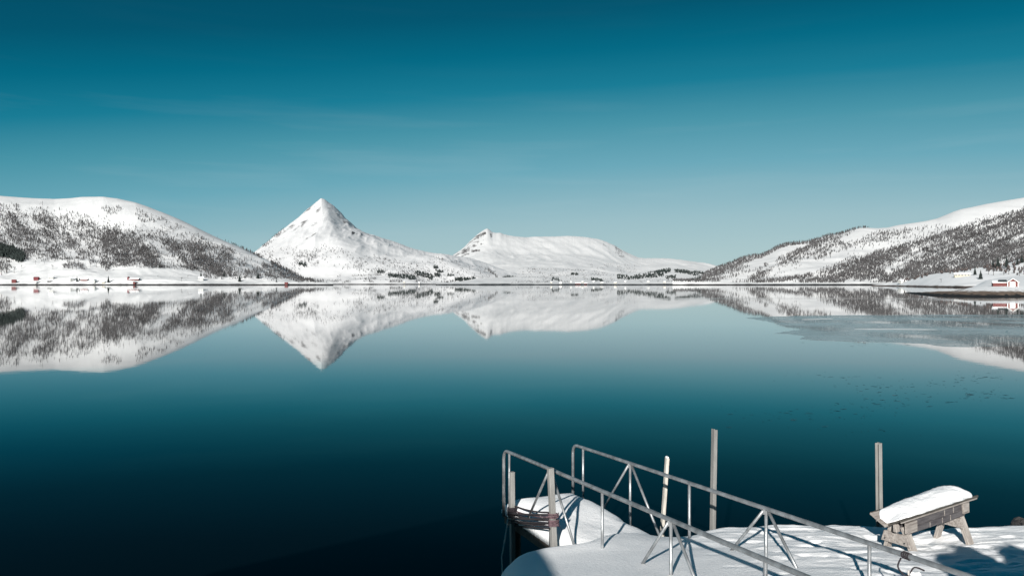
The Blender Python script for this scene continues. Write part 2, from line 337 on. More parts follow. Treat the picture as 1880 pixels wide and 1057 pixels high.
ice_pts = [(1368, 583), (1400, 581.5), (1455, 580), (1520, 578.5), (1600, 578.2), (1700, 577.8), (1800, 577.5), (2050, 577), (2300, 577),
           (2300, 634), (2050, 635), (1900, 635), (1830, 636), (1770, 637), (1735, 636), (1700, 631), (1650, 629), (1600, 628), (1560, 627), (1500, 625),
           (1468, 622), (1478, 618), (1450, 613), (1420, 612.5), (1448, 608), (1468, 604), (1440, 598), (1420, 592), (1398, 588)]
tag(flat_patch('ice', ice_pts, M_ice, 0.006, 0.35, 0.004), 'thin grey sheet of ice on the still water before the red barn', 'ice', kind='structure')
M_icesnow = mat('snow_on_ice', (0.62, 0.65, 0.66), 0.7, var=0.1, scale=0.5)
for lab, pts in [('long white snow streak lying on the grey ice sheet', [(1568, 604.2), (1600, 603.4), (1650, 603.2), (1700, 603.8), (1722, 605), (1690, 605.4), (1640, 604.6), (1600, 604.8)]),
                 ('short white snow streak on the ice edge by open water', [(1470, 586.4), (1500, 584.8), (1525, 584.4), (1530, 585.4), (1500, 586.4), (1478, 587.3)])]:
    tag(flat_patch('snow_patch', pts, M_icesnow, 0.014, 0.15, 0.007), lab, 'snow patch')
# slivers of drifting skim ice
V = []; T = []
def sliver(u, v):
    c = on_water(u, v, 0.003); L = random.uniform(0.02, 0.05) + 0.10 * random.random() ** 3 * (1 + (790 - v) / 130); w = L * random.uniform(0.12, 0.4); a = random.uniform(-0.4, 0.4)
    k0 = len(V); n = 5
    for i in range(n):
        th = 2 * math.pi * i / n + random.uniform(-0.3, 0.3); x, y = L * math.cos(th), w * math.sin(th)
        V.append((c.x + x * math.cos(a) - y * math.sin(a), c.y + x * math.sin(a) + y * math.cos(a), 0.004 + random.uniform(0, 0.006)))
    V.append((c.x, c.y, 0.012))
    for i in range(n): T.append((k0 + i, k0 + (i + 1) % n, k0 + n))
for cu, cv, su, sv, n in [(1790, 693, 35, 6, 60), (1810, 724, 40, 6, 70), (1610, 710, 60, 8, 60), (1590, 745, 60, 7, 45), (1500, 690, 60, 5, 25), (1530, 765, 60, 6, 35),
                          (1400, 762, 60, 8, 25), (1620, 632, 60, 2.5, 40), (1730, 705, 25, 4, 22), (1560, 790, 60, 8, 20), (1700, 735, 50, 6, 30), (1470, 606, 40, 4, 12), (1640, 603, 20, 1, 6)]:
    for _ in range(int(n * 0.8)):
        u = random.gauss(cu, su) if random.random() < 0.5 else cu + random.choice((-0.8, 0.1, 0.9)) * su + random.gauss(0, su * 0.16); v = random.gauss(cv, sv)
        if v > 580 and u < 1890: sliver(u, v)
tag(link('drift_ice', big_mesh('drift_ice', V, T, mat('dark_skim_ice', (0.02, 0.06, 0.075), 0.25, var=0.3, scale=1))), 'scattered dark slivers of skim ice on the blue water', 'ice', kind='stuff')

# ------------------------------------------------------------------ lofted terrain
class Terrain:
    """surface through rows of control points (u, v, d), each row farther away than the one before"""
    def __init__(s, rows, n_u, n_t, noise, env_top=0.15, smooth=0, tt=None, curve=True, jag=0.0):
        u0 = max(r[0][0] for r in rows); u1 = min(r[-1][0] for r in rows)
        s.us = np.linspace(u0, u1, n_u); R = []
        for r in rows:
            a = np.array(r, float); v = np.interp(s.us, a[:, 0], a[:, 1]); d = np.interp(s.us, a[:, 0], a[:, 2])
            if smooth:
                sm = smooth if r is rows[-2] else 22
                k = np.hanning(sm * 2 + 3)[1:-1]; k /= k.sum(); pad = len(k) // 2
                v = np.convolve(np.pad(v, pad, 'reflect', reflect_type='odd'), k, 'valid'); d = np.convolve(np.pad(d, pad, 'reflect', reflect_type='odd'), k, 'valid')
            if r is rows[-2]: v = v + jag * (fbm(s.us / 7, s.us * 0 + 3.3, 4, 601) + 0.6 * fbm(s.us / 2.2, s.us * 0 + 1.3, 2, 607))
            R.append((H - (v - V0) * d / F, d))
        Z = np.array([r[0] for r in R]); D = np.array([r[1] for r in R]); m = len(rows)
        t = np.linspace(0, m - 1, n_t) if tt is None else tt
        i = np.clip(t.astype(int), 0, m - 2); f = (t - i)[:, None]
        def g(A, k): return A[np.clip(k, 0, m - 1)]
        def cat(A):
            p0, p1, p2, p3 = g(A, i - 1), g(A, i), g(A, i + 1), g(A, i + 2)
            return 0.5 * (2 * p1 + (p2 - p0) * f + (2 * p0 - 5 * p1 + 4 * p2 - p3) * f * f + (3 * p1 - p0 - 3 * p2 + p3) * f ** 3)
        lin_ = lambda A: g(A, i) * (1 - f) + g(A, i + 1) * f
        mixf = 0.6 if curve else 0.0
        Dg = lin_(D); Zg = mixf * cat(Z) + (1 - mixf) * lin_(Z)
        Xg = (s.us[None, :] - U0) / F * Dg
        s.top = m - 2; tn = t / s.top
        env = np.where(tn < 1, np.sin(np.pi * np.clip(tn, 0, 1)) ** 0.7, 0)[:, None]
        env = np.maximum(env, env_top * sstep(0.5, 1.0, tn)[:, None])
        Zg = Zg + noise(Xg, Dg, tn[:, None] + 0 * Xg) * env
        s.X, s.Y, s.Z, s.tn = Xg, Dg, Zg, tn
        s.n_u, s.n_t = n_u, n_t
    def build(s, name, m):
        V = np.stack([s.X, s.Y, s.Z], -1).reshape(-1, 3); a = np.arange(s.n_u * s.n_t).reshape(s.n_t, s.n_u)
        Q = np.stack([a[:-1, :-1], a[:-1, 1:], a[1:, 1:], a[1:, :-1]], -1).reshape(-1, 4)
        return link(name, big_mesh(name, V, Q, m, True))
    def sample(s, n, tmax=1.0):
        """random surface points, even in image area; returns world points and photo pixels"""
        kmax = np.searchsorted(s.tn, tmax) - 1
        i = rng.integers(0, max(1, kmax), n * 2); j = rng.integers(0, s.n_u - 1, n * 2); fi = rng.random(n * 2); fj = rng.random(n * 2)
        def b(A): return (A[i, j] * (1 - fi) + A[i + 1, j] * fi) * (1 - fj) + (A[i, j + 1] * (1 - fi) + A[i + 1, j + 1] * fi) * fj
        P = np.stack([b(s.X), b(s.Y), b(s.Z)], -1); u = U0 + F * P[:, 0] / P[:, 1]; v = V0 + F * (H - P[:, 2]) / P[:, 1]
        # weight by projected cell height
        vc = V0 + F * (H - s.Z) / s.Y; w = np.abs(vc[i + 1, j] - vc[i, j]); w = np.clip(w / np.percentile(w, 97), 0, 1)
        keep = rng.random(n * 2) < w
        return P[keep], u[keep], v[keep]

def stroke(u, v, pts, w, soft=0.5):
    """1 inside a band of half-width w round a polyline of pixels"""
    d = np.full(u.shape, 1e9); P = np.array(pts, float)
    for a, b in zip(P[:-1], P[1:]):
        ab = b - a; t = np.clip(((u - a[0]) * ab[0] + (v - a[1]) * ab[1]) / (ab @ ab), 0, 1)
        d = np.minimum(d, np.hypot(u - a[0] - t * ab[0], (v - a[1] - t * ab[1])))
    return 1 - sstep(w * (1 - soft), w * (1 + soft), d)
def below(u, v, pts, soft=4):
    P = np.array(pts, float); line = np.interp(u, P[:, 0], P[:, 1]); return sstep(-soft, soft, v - line)

def forest(name, P, px, m, label, wid=(0.065, 0.16), lean=0.06):
    """thousands of small bare spindle trees as one mass; px = tree height in photo pixels"""
    n = len(P); h = px * P[:, 1] / F; w = h * rng.uniform(wid[0], wid[1], n); th = rng.random(n) * 6.28
    V = np.zeros((n, 8, 3)); 
    for k in range(3):
        a = th + k * 2.094
        rr = w * rng.uniform(0.7, 1.3, n)
        V[:, k] = P + np.stack([rr * np.cos(a), rr * np.sin(a), h * rng.uniform(0.25, 0.6, n)], -1)
        rr = w * rng.uniform(0.3, 0.7, n)
        V[:, 3 + k] = P + np.stack([rr * np.cos(a + 1), rr * np.sin(a + 1), h * rng.uniform(0.6, 0.85, n)], -1)
    V[:, 6] = P - np.stack([0 * h, 0 * h, 0.1 * h], -1)
    V[:, 7] = P + np.stack([h * rng.normal(0, lean, n), h * rng.normal(0, lean, n), h], -1)
    T = np.array([(6, 1, 0), (6, 2, 1), (6, 0, 2), (0, 1, 3), (1, 4, 3), (1, 2, 4), (2, 5, 4), (2, 0, 5), (0, 3, 5), (3, 4, 7), (4, 5, 7), (5, 3, 7)])
    TT = (np.arange(n)[:, None, None] * 8 + T[None]).reshape(-1, 3)
    return tag(link(name, big_mesh(name, V.reshape(-1, 3), TT, m)), label, 'forest', kind='stuff')

# --- left hill
def n_left(X, Y, t): return 40 * fbm(X / 420, Y / 420, 6, 3) + 55 * (ridged(X / 900, Y / 700, 4, 9) - 0.55)
left_sky = [(-260, 352), (-120, 356), (0, 360), (30, 362), (60, 364), (100, 366), (130, 365), (150, 363), (190, 362.5), (215, 366), (250, 374), (275, 383), (300, 393), (335, 408),
            (360, 419), (390, 433), (420, 446), (450, 459), (480, 474), (505, 487), (530, 500), (550, 510), (570, 518), (590, 521), (612, 522.7)]
def shift(r, dv, dd): return [(u, v + dv, d + dd) for u, v, d in r]
l_sky = [(u, v, 4300 - 900 * max(0, min(1, (u - 150) / 450))) for u, v in left_sky]
L0 = [(-260, 523.1, 2400), (200, 523.1, 2400), (560, 523.1, 2400), (612, 523.1, 2400)]
L1 = [(-260, 519, 2440), (0, 519, 2440), (200, 520, 2440), (400, 520.5, 2440), (520, 521.5, 2430), (590, 522.4, 2420), (612, 522.9, 2410)]
L2 = [(-260, 500, 2650), (0, 499, 2650), (60, 487, 2650), (120, 484, 2650), (180, 495, 2650), (300, 496, 2650), (420, 505, 2620), (500, 513, 2600), (560, 519.4, 2560), (590, 521.8, 2500), (612, 522.8, 2450)]
L3 = [(u, v + (499 - v) * 0.48, 3350 - 500 * max(0, min(1, (u - 150) / 450))) for u, v in left_sky if u < 520] + [(545, 513.5, 2800), (575, 519.8, 2700), (590, 521.5, 2600), (612, 522.75, 2550)]
L5 = [(u, 530, 6500) for u in (-260, 612)]
T_left = Terrain([L0, L1, L2, L3, l_sky, L5], 620, 150, n_left, 0.10, 2)
tag(T_left.build('hill', M_hill), 'long snowy hill with birch woods along the left shore', 'hill', kind='structure')

# --- sharp peak
pk = [(440, 492), (455, 478), (470, 463.5), (480, 455), (490, 447), (505, 434.5), (520, 423), (535, 410.5), (545, 403), (557, 392.5), (570, 381.5), (580, 373), (590, 365.5), (596, 368.5), (604, 374.5), (615, 382), (622, 389),
      (628, 395), (635, 405), (645, 415.5), (655, 425), (672, 432), (690, 437), (705, 440), (720, 445), (740, 452), (760, 459), (780, 463.5), (800, 466.5), (820, 469), (840, 472.5), (856, 475), (870, 479), (885, 484), (900, 489), (915, 494), (930, 498.5), (960, 509), (985, 518), (1010, 521), (1040, 521.6)]
def pkd(u): return 5600 + (900 * (1 - abs(u - 590) / 150) * 0 ) + (u - 590) * (3.2 if u > 590 else -1.0)
P_sky = [(u, v, min(pkd(u), 6400) if u < 900 else max(4100, 6400 - (u - 900) * 18)) for u, v in pk]
P0 = [(440, 522.2, 3500), (1040, 522.2, 3500)]
P1 = [(440, 520.5, 3560), (620, 520.3, 3560), (900, 520.3, 3560), (985, 521.2, 3550), (1040, 522.0, 3520)]
P2 = [(440, 512, 3800), (560, 508, 3800), (640, 505, 3800), (720, 508, 3780), (850, 512, 3760), (930, 516.5, 3740), (985, 520.2, 3700), (1040, 521.9, 3600)]
P3 = [(440, 502, 4250), (500, 478, 4250), (560, 463, 4250), (620, 466, 4250), (680, 478, 4250), (760, 490, 4200), (850, 498, 4150), (900, 505, 4100), (950, 514, 4000), (985, 519.4, 3900), (1010, 521.3, 3800), (1040, 521.8, 3700)]
P4 = [(440, 497, 4800), (480, 467, 4850), (520, 445, 4900), (560, 421, 4950), (590, 408, 4950), (605, 410, 5000), (640, 432, 5100), (700, 455, 5100), (760, 472, 5000), (850, 484, 4900), (900, 496.5, 4700), (950, 511, 4400), (985, 518.7, 4200), (1010, 521.2, 4000), (1040, 521.7, 3850)]
P6 = [(440, 534, 9000), (1040, 534, 9000)]
def n_peak(X, Y, t):
    a = 46 * (ridged(X / 620, Y / 1500, 5, 21) - 0.55) + 22 * fbm(X / 300, Y / 500, 5, 31)
    a = a + 80 * (ridged(X / 330 + Y / 1800, Y / 1300, 4, 41) - 0.6) * sstep(0.45, 0.8, t) + 18 * (ridged(X / 90 + Y / 700, Y / 420, 3, 43) - 0.6) * sstep(0.5, 0.75, t)
    # rounded spur that runs down from the summit towards the water, steeper on its right side
    xs = -1330 + 0.30 * (5600 - Y); w = (X - xs) / 300.0; soft = np.sqrt(w * w + 0.06)
    a = a + 80 * np.exp(-soft * (1.0 + 0.9 * sstep(-0.6, 0.8, w))) * sstep(0.30, 0.62, t) * (1 - sstep(0.80, 1, t))
    xs2 = -1180 + 0.55 * (5600 - Y); w = (X - xs2) / 260.0; soft = np.sqrt(w * w + 0.08)
    return a + 60 * np.exp(-soft * (1.2 + 0.8 * sstep(-0.6, 0.8, w))) * sstep(0.3, 0.5, t) * (1 - sstep(0.75, 0.95, t))
T_peak = Terrain([P0, P1, P2, P3, P4, P_sky, P6], 640, 190, n_peak, 0.06, 1, jag=0.45)
tag(T_peak.build('mountain_peak', M_peak), 'sharp white pyramid peak rising above the far shore', 'mountain', kind='structure')

# --- back mountain with its flat ridge and the low hills in front of it
bk = [(800, 494), (820, 478), (835, 466.5), (845, 460), (852, 455), (860, 446), (868, 438), (876, 431.5), (884, 426), (890, 422.5), (895, 420.5), (900, 424), (905, 428.5), (911, 429.5), (918, 429), (925, 432), (935, 434.5),
      (950, 435.5), (970, 437), (985, 435.5), (1000, 435), (1020, 435), (1040, 434), (1060, 435), (1080, 436.5), (1095, 439), (1105, 441.5), (1115, 445), (1130, 452), (1140, 458), (1150, 463.5), (1160, 468), (1172, 473.5),
      (1185, 475), (1210, 475.5), (1230, 476.3), (1250, 478.5), (1270, 481.5), (1290, 484.5), (1305, 487), (1320, 491), (1345, 500), (1380, 512), (1420, 520)]
B_sky = [(u, v, 9800) for u, v in bk]
B0 = [(800, 522.9, 2600), (1420, 522.9, 2600)]
B1 = [(800, 521, 2750), (1000, 520, 2750), (1200, 520, 2750), (1420, 521.5, 2750)]
B2 = [(800, 513, 4200), (960, 508, 4200), (1050, 506, 4200), (1130, 512, 4000), (1200, 504, 4000), (1250, 502, 4000), (1300, 506, 4000), (1420, 518, 4000)]
B2b = [(800, 510, 5200), (960, 499, 5200), (1030, 496.5, 5200), (1100, 499, 5200), (1140, 507, 5200), (1200, 499, 5200), (1250, 497.5, 5200), (1300, 501.5, 5200), (1420, 517.5, 5200)]
B3 = [(800, 507, 6400), (900, 490, 6400), (1000, 490, 6400), (1100, 491, 6400), (1160, 500, 6400), (1230, 494, 6400), (1300, 498, 6400), (1420, 517, 6400)]
B4 = [(800, 501, 8000), (850, 480, 8000), (895, 458, 8200), (950, 465, 8200), (1040, 465, 8200), (1100, 472, 8200), (1160, 487, 8200), (1230, 486, 8200), (1300, 493, 8200), (1420, 516.5, 8200)]
B6 = [(800, 536, 14000), (1420, 536, 14000)]
def n_back(X, Y, t):
    g = 60 * (ridged(X / 700, Y / 1400, 5, 51) - 0.55) + 26 * fbm(X / 350, Y / 500, 5, 61)
    # corrie edge and gullies just under the flat top
    return g + 20 * (ridged(X / 120 + Y / 800, Y / 500, 3, 79) - 0.6) * sstep(0.6, 0.8, t) + 65 * (ridged(X / 260 + Y / 900, Y / 2500, 3, 77) - 0.6) * sstep(0.75, 0.93, t)
T_back = Terrain([B0, B1, B2, B2b, B3, B4, B_sky, B6], 560, 180, n_back, 0.10, 1, jag=0.35)
tag(T_back.build('mountain', M_back), 'flat topped white mountain with a small horn at the head of the fjord', 'mountain', kind='structure')

# --- right hill
rt = [(1235, 522.9), (1262, 521.2), (1285, 508), (1300, 500), (1320, 491), (1340, 483.5), (1362, 475), (1380, 470.2), (1398, 468.5), (1410, 463.5), (1422, 456), (1435, 450), (1450, 447), (1470, 445), (1490, 442.5), (1505, 437), (1520, 432.5), (1540, 430), (1560, 423),
      (1578, 418.5), (1590, 418), (1610, 419.3), (1630, 418), (1645, 414.5), (1670, 411), (1700, 406), (1720, 402), (1735, 396), (1750, 389.5), (1765, 384.5), (1785, 380.5), (1810, 375), (1850, 368.5), (1880, 363.5), (1980, 348), (2150, 330)]
R_sky = [(u, v, 3500 + 0.6 * max(0, u - 1300)) for u, v in rt]
R0 = [(1235, 523.1, 2400), (1500, 523.1, 2400), (2150, 523.1, 2400)]
R1 = [(1235, 523.0, 2410), (1300, 522.2, 2430), (1400, 521, 2440), (2150, 519, 2440)]
R2 = [(1235, 523.0, 2440), (1262, 522.6, 2500), (1300, 517.5, 2600), (1400, 509, 2620), (1500, 502, 2640), (1600, 500, 2650), (1700, 497, 2650), (1880, 487, 2650), (2150, 478, 2650)]
R3 = [(u, v + (515 - v) * 0.46, 3000 + 0.3 * max(0, u - 1300)) for u, v in rt if u > 1290]
R3 = [(1235, 523.0, 2500), (1262, 522.1, 2700)] + R3
R5 = [(1235, 530, 7000), (2150, 530, 7000)]
def n_right(X, Y, t): return 22 * fbm(X / 380, Y / 380, 6, 83) + 30 * (ridged((X + 1.2 * Y) / 500, (Y - X) / 1500, 4, 91) - 0.55)
T_right = Terrain([R0, R1, R2, R3, R_sky, R5], 620, 140, n_right, 0.10, 2)
tag(T_right.build('hill', M_hill), 'snowy slope striped with bare woods climbing behind the red barn', 'hill', kind='structure')

# --- headland field with the farmhouse
Hd0 = [(1600, 524.9, 1500), (1640, 525.1, 1450), (1700, 526.7, 1100), (1790, 527.9, 930), (1880, 528.2, 900), (2150, 528.2, 900)]
Hd0 = [(u, V0 + (H + 0.3) * F / d, d) for u, v, d in Hd0]
Hd1 = [(1600, 524.6, 1510), (1640, 523.3, 1470), (1700, 523.2, 1140), (1760, 522.6, 980), (1790, 522.3, 960), (1880, 521, 940), (2150, 520, 940)]
Hd2 = [(1600, 524.4, 1520), (1640, 520.5, 1500), (1660, 517.5, 1400), (1700, 512.5, 1250), (1735, 508, 1150), (1790, 507, 1100), (1880, 503, 1100), (2150, 498, 1100)]
Hd3 = [(1600, 524.2, 1530), (1640, 519.5, 1520), (1655, 516.5, 1480), (1680, 511, 1430), (1700, 505.5, 1400), (1720, 502.5, 1380), (1740, 500.5, 1350), (1765, 497, 1330), (1785, 493, 1320), (1810, 489.5, 1320), (1840, 488, 1320), (1860, 480, 1320), (1880, 473, 1320), (2150, 440, 1320)]
Hd4 = [(1600, 530, 2000), (2150, 530, 2000)]
T_head = Terrain([Hd0, Hd1, Hd2, Hd3, Hd4], 220, 70, lambda X, Y, t: 1.6 * fbm(X / 40, Y / 60, 4, 101), 0.25, 2)
tag(T_head.build('headland', M_head), 'snowy farm field sloping to the bay on the right', 'headland', kind='structure')
# --- near spit that carries the barn
def zr(rows): return [(u, V0 + (H - z) * F / d, d) for u, z, d in rows]
Sp0 = zr([(1655, -0.4, 415), (1690, -0.4, 352), (1730, -0.4, 314), (1780, -0.4, 297), (1830, -0.4, 288), (1880, -0.4, 305), (2150, -0.4, 300)])
Sp1 = zr([(1655, -0.1, 425), (1690, 0.55, 362), (1730, 0.85, 324), (1780, 1.0, 308), (1830, 1.0, 300), (1880, 1.2, 316), (2150, 1.2, 310)])
Sp2 = zr([(1655, -0.2, 440), (1690, 0.9, 385), (1730, 1.5, 350), (1780, 2.1, 330), (1830, 2.5, 322), (1880, 2.6, 330), (2150, 2.6, 325)])
Sp3 = zr([(1655, -0.6, 460), (1690, -0.4, 420), (1730, 0.3, 390), (1770, 2.3, 375), (1800, 3.4, 350), (1830, 3.75, 348), (1880, 3.75, 348), (2150, 3.75, 345)])
Sp4 = zr([(1655, -1, 520), (1690, -1, 500), (1740, -0.8, 480), (1780, 2.2, 500), (1805, 4.5, 500), (1840, 5.5, 480), (1880, 6.5, 470), (2150, 8, 470)])
Sp5 = zr([(1655, -2, 700), (1740, -2, 700), (1785, 1.0, 800), (1810, 8, 800), (1840, 11, 800), (1880, 13, 800), (2150, 18, 800)])
Sp6 = zr([(1655, -3, 900), (1740, -3, 900), (1785, -2, 1000), (1810, 5, 1050), (1840, 9, 1050), (1880, 10, 1050), (2150, 12, 1050)])
T_spit = Terrain([Sp0, Sp1, Sp2, Sp3, Sp4, Sp5, Sp6], 260, 130, lambda X, Y, t: 0.22 * fbm(X / 6, Y / 9, 5, 111), 0.3, 2, curve=False)
tag(T_spit.build('shore', M_spit), 'low spit of kelp covered rock and brown grass before the red barn', 'shore', kind='structure')

# ------------------------------------------------------------------ woods
P, u, v = T_left.sample(190000)
nz = fbm(u / 26, v / 16, 4, 201); nz2 = 0.5 * fbm(u / 90 + v / 60, v / 40, 3, 207) + 0.9 * fbm((u - 0.8 * v) / 15, (v + 0.3 * u) / 70, 4, 209)
d = 0.62 * below(u, v, [(-260, 396), (0, 394), (80, 398), (150, 403), (200, 418), (250, 432), (300, 442), (380, 452), (440, 478), (560, 525)], 7)
d += 0.17 * below(u, v, [(-260, 378), (0, 378), (100, 386), (200, 402), (300, 420), (400, 446), (500, 488), (600, 524)], 5)
d += 0.50 * below(u, v, [(-260, 600), (180, 600), (190, 420), (280, 434), (327, 447), (375, 447), (412, 454), (450, 469), (476, 484), (500, 600)], 3)
d *= np.clip(0.80 + 0.95 * nz + 1.1 * nz2, 0.08, 1.6)
d = np.maximum(d, 0.22 * (nz > 0.18) * below(u, v, [(-260, 366), (0, 368), (150, 374), (250, 384), (400, 442), (560, 520)], 3))
d *= 1 - below(u, v, [(-260, 498), (0, 486), (55, 478), (110, 478), (165, 478), (190, 489), (280, 492), (340, 494), (372, 500), (400, 509), (470, 512), (500, 514)], 3)
d *= 1 - 0.9 * stroke(u, v, [(440, 495), (465, 492), (478, 486)], 4)
d *= 1 - stroke(u, v, [(430, 452), (460, 470), (490, 488), (520, 506), (550, 518)], 6) * 0.9
d = np.maximum(d, 0.9 * stroke(u, v, [(484, 489), (505, 498), (530, 508), (556, 517)], 5))
d = np.maximum(d, 0.95 * stroke(u, v, [(500, 484), (530, 500), (560, 514), (600, 522)], 3.6))
d = np.maximum(d, 0.8 * stroke(u, v, [(395, 433), (430, 449), (455, 461), (480, 474)], 1.2))
d = np.maximum(d, 0.55 * stroke(u, v, [(378, 506), (420, 508), (475, 506)], 5))
d = np.maximum(d, 0.5 * stroke(u, v, [(0, 398), (30, 396), (62, 400)], 3.5))
d = np.maximum(d, 0.55 * stroke(u, v, [(120, 489), (140, 486), (152, 492)], 5) * (nz > -0.1))
d = np.maximum(d, 0.6 * stroke(u, v, [(170, 479), (185, 484), (196, 492)], 6) * (nz > -0.2))
d = np.maximum(d, 0.6 * stroke(u, v, [(-60, 488), (0, 490), (12, 492)], 8))
k = rng.random(len(u)) < d * 0.52; k &= v < 519
forest('birch_wood', P[k], rng.uniform(3.0, 6.2, k.sum()), M_birch, 'bare grey birch wood covering the long hill on the left shore')
k = rng.random(len(u)) < 0.95 * stroke(u, v, [(-120, 462), (0, 463), (20, 466), (36, 473)], 9, 0.25)
forest('spruce_plantation', P[k], rng.uniform(7, 11, k.sum()), M_spruce, 'dark block of spruce at the foot of the left birch wood', (0.09, 0.17), 0.01)

P, u, v = T_peak.sample(80000)
nz = fbm(u / 22, v / 10, 4, 221)
d = 0.34 * stroke(u, v, [(500, 468), (545, 470), (580, 478)], 11) + 0.42 * stroke(u, v, [(478, 470), (520, 485), (540, 498)], 12)
d += 0.24 * stroke(u, v, [(590, 465), (640, 478), (700, 488), (780, 498)], 14) + 0.10 * stroke(u, v, [(800, 484), (900, 505)], 12)
d += 0.26 * stroke(u, v, [(700, 500), (800, 510), (900, 516)], 5)
d += 0.6 * stroke(u, v, [(520, 424), (500, 440), (482, 456), (476, 470)], 3.0) * (nz > -0.1)
d *= np.clip(0.6 + 1.6 * nz, 0, 1.3)
d = np.maximum(d, 0.55 * stroke(u, v, [(560, 515), (600, 519), (640, 512), (690, 512)], 1.6) * (nz > -0.15))
d = np.maximum(d, 0.5 * stroke(u, v, [(620, 508), (700, 505)], 1.2) * (nz > 0))
d = np.maximum(d, 0.75 * stroke(u, v, [(560, 519), (650, 518), (760, 516), (860, 518), (960, 519)], 2.2) * (nz > 0.02))
d = np.maximum(d, 0.7 * stroke(u, v, [(893, 492), (905, 502), (918, 514)], 2.2))
k = rng.random(len(u)) < d * 0.8
forest('birch_wood', P[k], rng.uniform(2.0, 4.0, k.sum()), M_birch, 'thin bare birch wood on the foot of the pyramid peak')
d = 0 * u
for q, w in [([(550, 484), (560, 487)], 3.2), ([(694, 501), (706, 499)], 2.0), ([(716, 507), (735, 508), (760, 511)], 3.0), ([(765, 502), (775, 505), (792, 510)], 3.6), ([(795, 490), (802, 493)], 1.8),
             ([(800, 498), (812, 500)], 1.8), ([(798, 505), (806, 506)], 2.6), ([(838, 513), (856, 517)], 3.5), ([(858, 514), (873, 514)], 2.8), ([(926, 512), (948, 514)], 3), ([(822, 506), (832, 507)], 1.5)]:
    d = np.maximum(d, stroke(u, v, q, w) * (nz > -0.35))
k = rng.random(len(u)) < d * 0.55
forest('spruce_copse', P[k], rng.uniform(3, 5, k.sum()), M_spruce, 'dark spruce copses dotted along the shore under the pyramid peak', (0.16, 0.28), 0.01)

P, u, v = T_back.sample(60000)
nz = fbm(u / 20, v / 8, 4, 231)
d = 0.30 * stroke(u, v, [(960, 503), (1010, 508), (1060, 505), (1120, 510)], 8) + 0.25 * stroke(u, v, [(1090, 490), (1160, 495)], 7) * (nz > 0)
d = np.maximum(d, 0.6 * stroke(u, v, [(955, 497), (1000, 503), (1030, 512)], 2.5))
d = np.maximum(d, 0.6 * stroke(u, v, [(960, 494), (1050, 496), (1110, 502)], 1.0))
d = np.maximum(d, 0.5 * stroke(u, v, [(940, 517), (1000, 515), (1060, 512), (1130, 515), (1180, 516), (1240, 516), (1280, 514)], 2.5) * (nz > -0.1))
d *= np.clip(0.7 + 1.2 * nz, 0, 1.2)
d = np.maximum(d, 0.7 * stroke(u, v, [(950, 518), (1060, 517), (1150, 518), (1280, 518)], 2.0) * (nz > 0.05))
k = (rng.random(len(u)) < d * 0.85) & (v < 520.3)
forest('birch_wood', P[k], rng.uniform(1.6, 3.0, k.sum()), M_birch, 'sparse bare birch wood on the low hills below the flat topped mountain')
d = 0 * u
for q, w in [([(1015, 513), (1025, 514)], 2.6), ([(1050, 504), (1060, 504)], 1.6), ([(1088, 513), (1105, 516)], 2), ([(1135, 509), (1160, 511), (1185, 507), (1215, 500), (1228, 497)], 3.0), ([(1165, 510), (1215, 505)], 3),
             ([(1225, 510), (1240, 509)], 2.6), ([(1240, 498), (1262, 501), (1282, 506)], 2.2), ([(1275, 500), (1296, 503)], 1.2), ([(1262, 515), (1285, 512)], 2.0), ([(1195, 503), (1217, 506)], 2)]:
    d = np.maximum(d, stroke(u, v, q, w))
k = (rng.random(len(u)) < d * 0.9) & (v < 521)
forest('spruce_wood', P[k], rng.uniform(2.4, 4.2, k.sum()), M_spruce, 'dark blue green spruce wood on the low hills at the fjord head', (0.22, 0.36), 0.01)

P, u, v = T_right.sample(190000)
s_ = np.interp(u, [a for a, b in rt], [b for a, b in rt])           # skyline row above each point
al = (v + 0.42 * u); ac = v * 1.0                                    # bands run with the slope
nb = fbm(al / 13, u / 150, 4, 241); nz = fbm(u / 24, v / 14, 4, 251)
dl = below(u, v, [(1235, 600), (1480, 600), (1500, 500), (1560, 480), (1640, 458), (1700, 437), (1760, 417), (1820, 398), (1900, 378), (2150, 340)], 7)
d = 0.80 * dl * (0.95 + 1.5 * nb + 0.6 * nz)
mid = (1 - dl) * below(u, v, [(1235, 520), (1300, 500), (1380, 472), (1480, 446), (1560, 428), (1640, 424), (1720, 415), (1900, 380), (2150, 330)], 5)
d += mid * np.clip(0.42 + 1.6 * nb + 0.6 * nz, 0, 0.95) * (1 - 0.62 * sstep(1480, 1600, u))
bare = stroke(u, v, [(1420, 505), (1500, 484), (1560, 464), (1640, 446), (1720, 424), (1800, 398), (1900, 372)], 8)
d *= 1 - 0.75 * bare
d = np.maximum(d, 0.9 * ((v - s_) < np.interp(u, [1270, 1330, 1400, 1500, 1560, 1600], [12, 9, 6, 3.5, 2, 0])) * (u < 1600))
d = np.maximum(d, 0.45 * stroke(u, v, [(1300, 512), (1350, 500), (1420, 484), (1480, 470)], 7) * (nz > -0.25))
d = np.maximum(d, 0.92 * stroke(u, v, [(1388, 519), (1430, 515), (1475, 509), (1490, 505)], 3.6))
d = np.maximum(d, 0.85 * stroke(u, v, [(1470, 518), (1520, 512), (1545, 505)], 4.2))
d = np.maximum(d, 0.9 * stroke(u, v, [(1535, 519), (1570, 508), (1620, 504), (1680, 506)], 9) * (nz > -0.45))
d = np.maximum(d, 0.7 * stroke(u, v, [(1700, 495), (1770, 480), (1840, 462), (1900, 448)], 3.5))
d *= 1 - below(u, v, [(1235, 517.5), (1300, 519), (2150, 520)], 1)
k = rng.random(len(u)) < np.clip(d, 0, 1.2) ** 1.2 * 0.95
forest('birch_wood', P[k], rng.uniform(3.0, 5.6, k.sum()), M_birch, 'bare dark birch wood striping the slope behind the red barn')

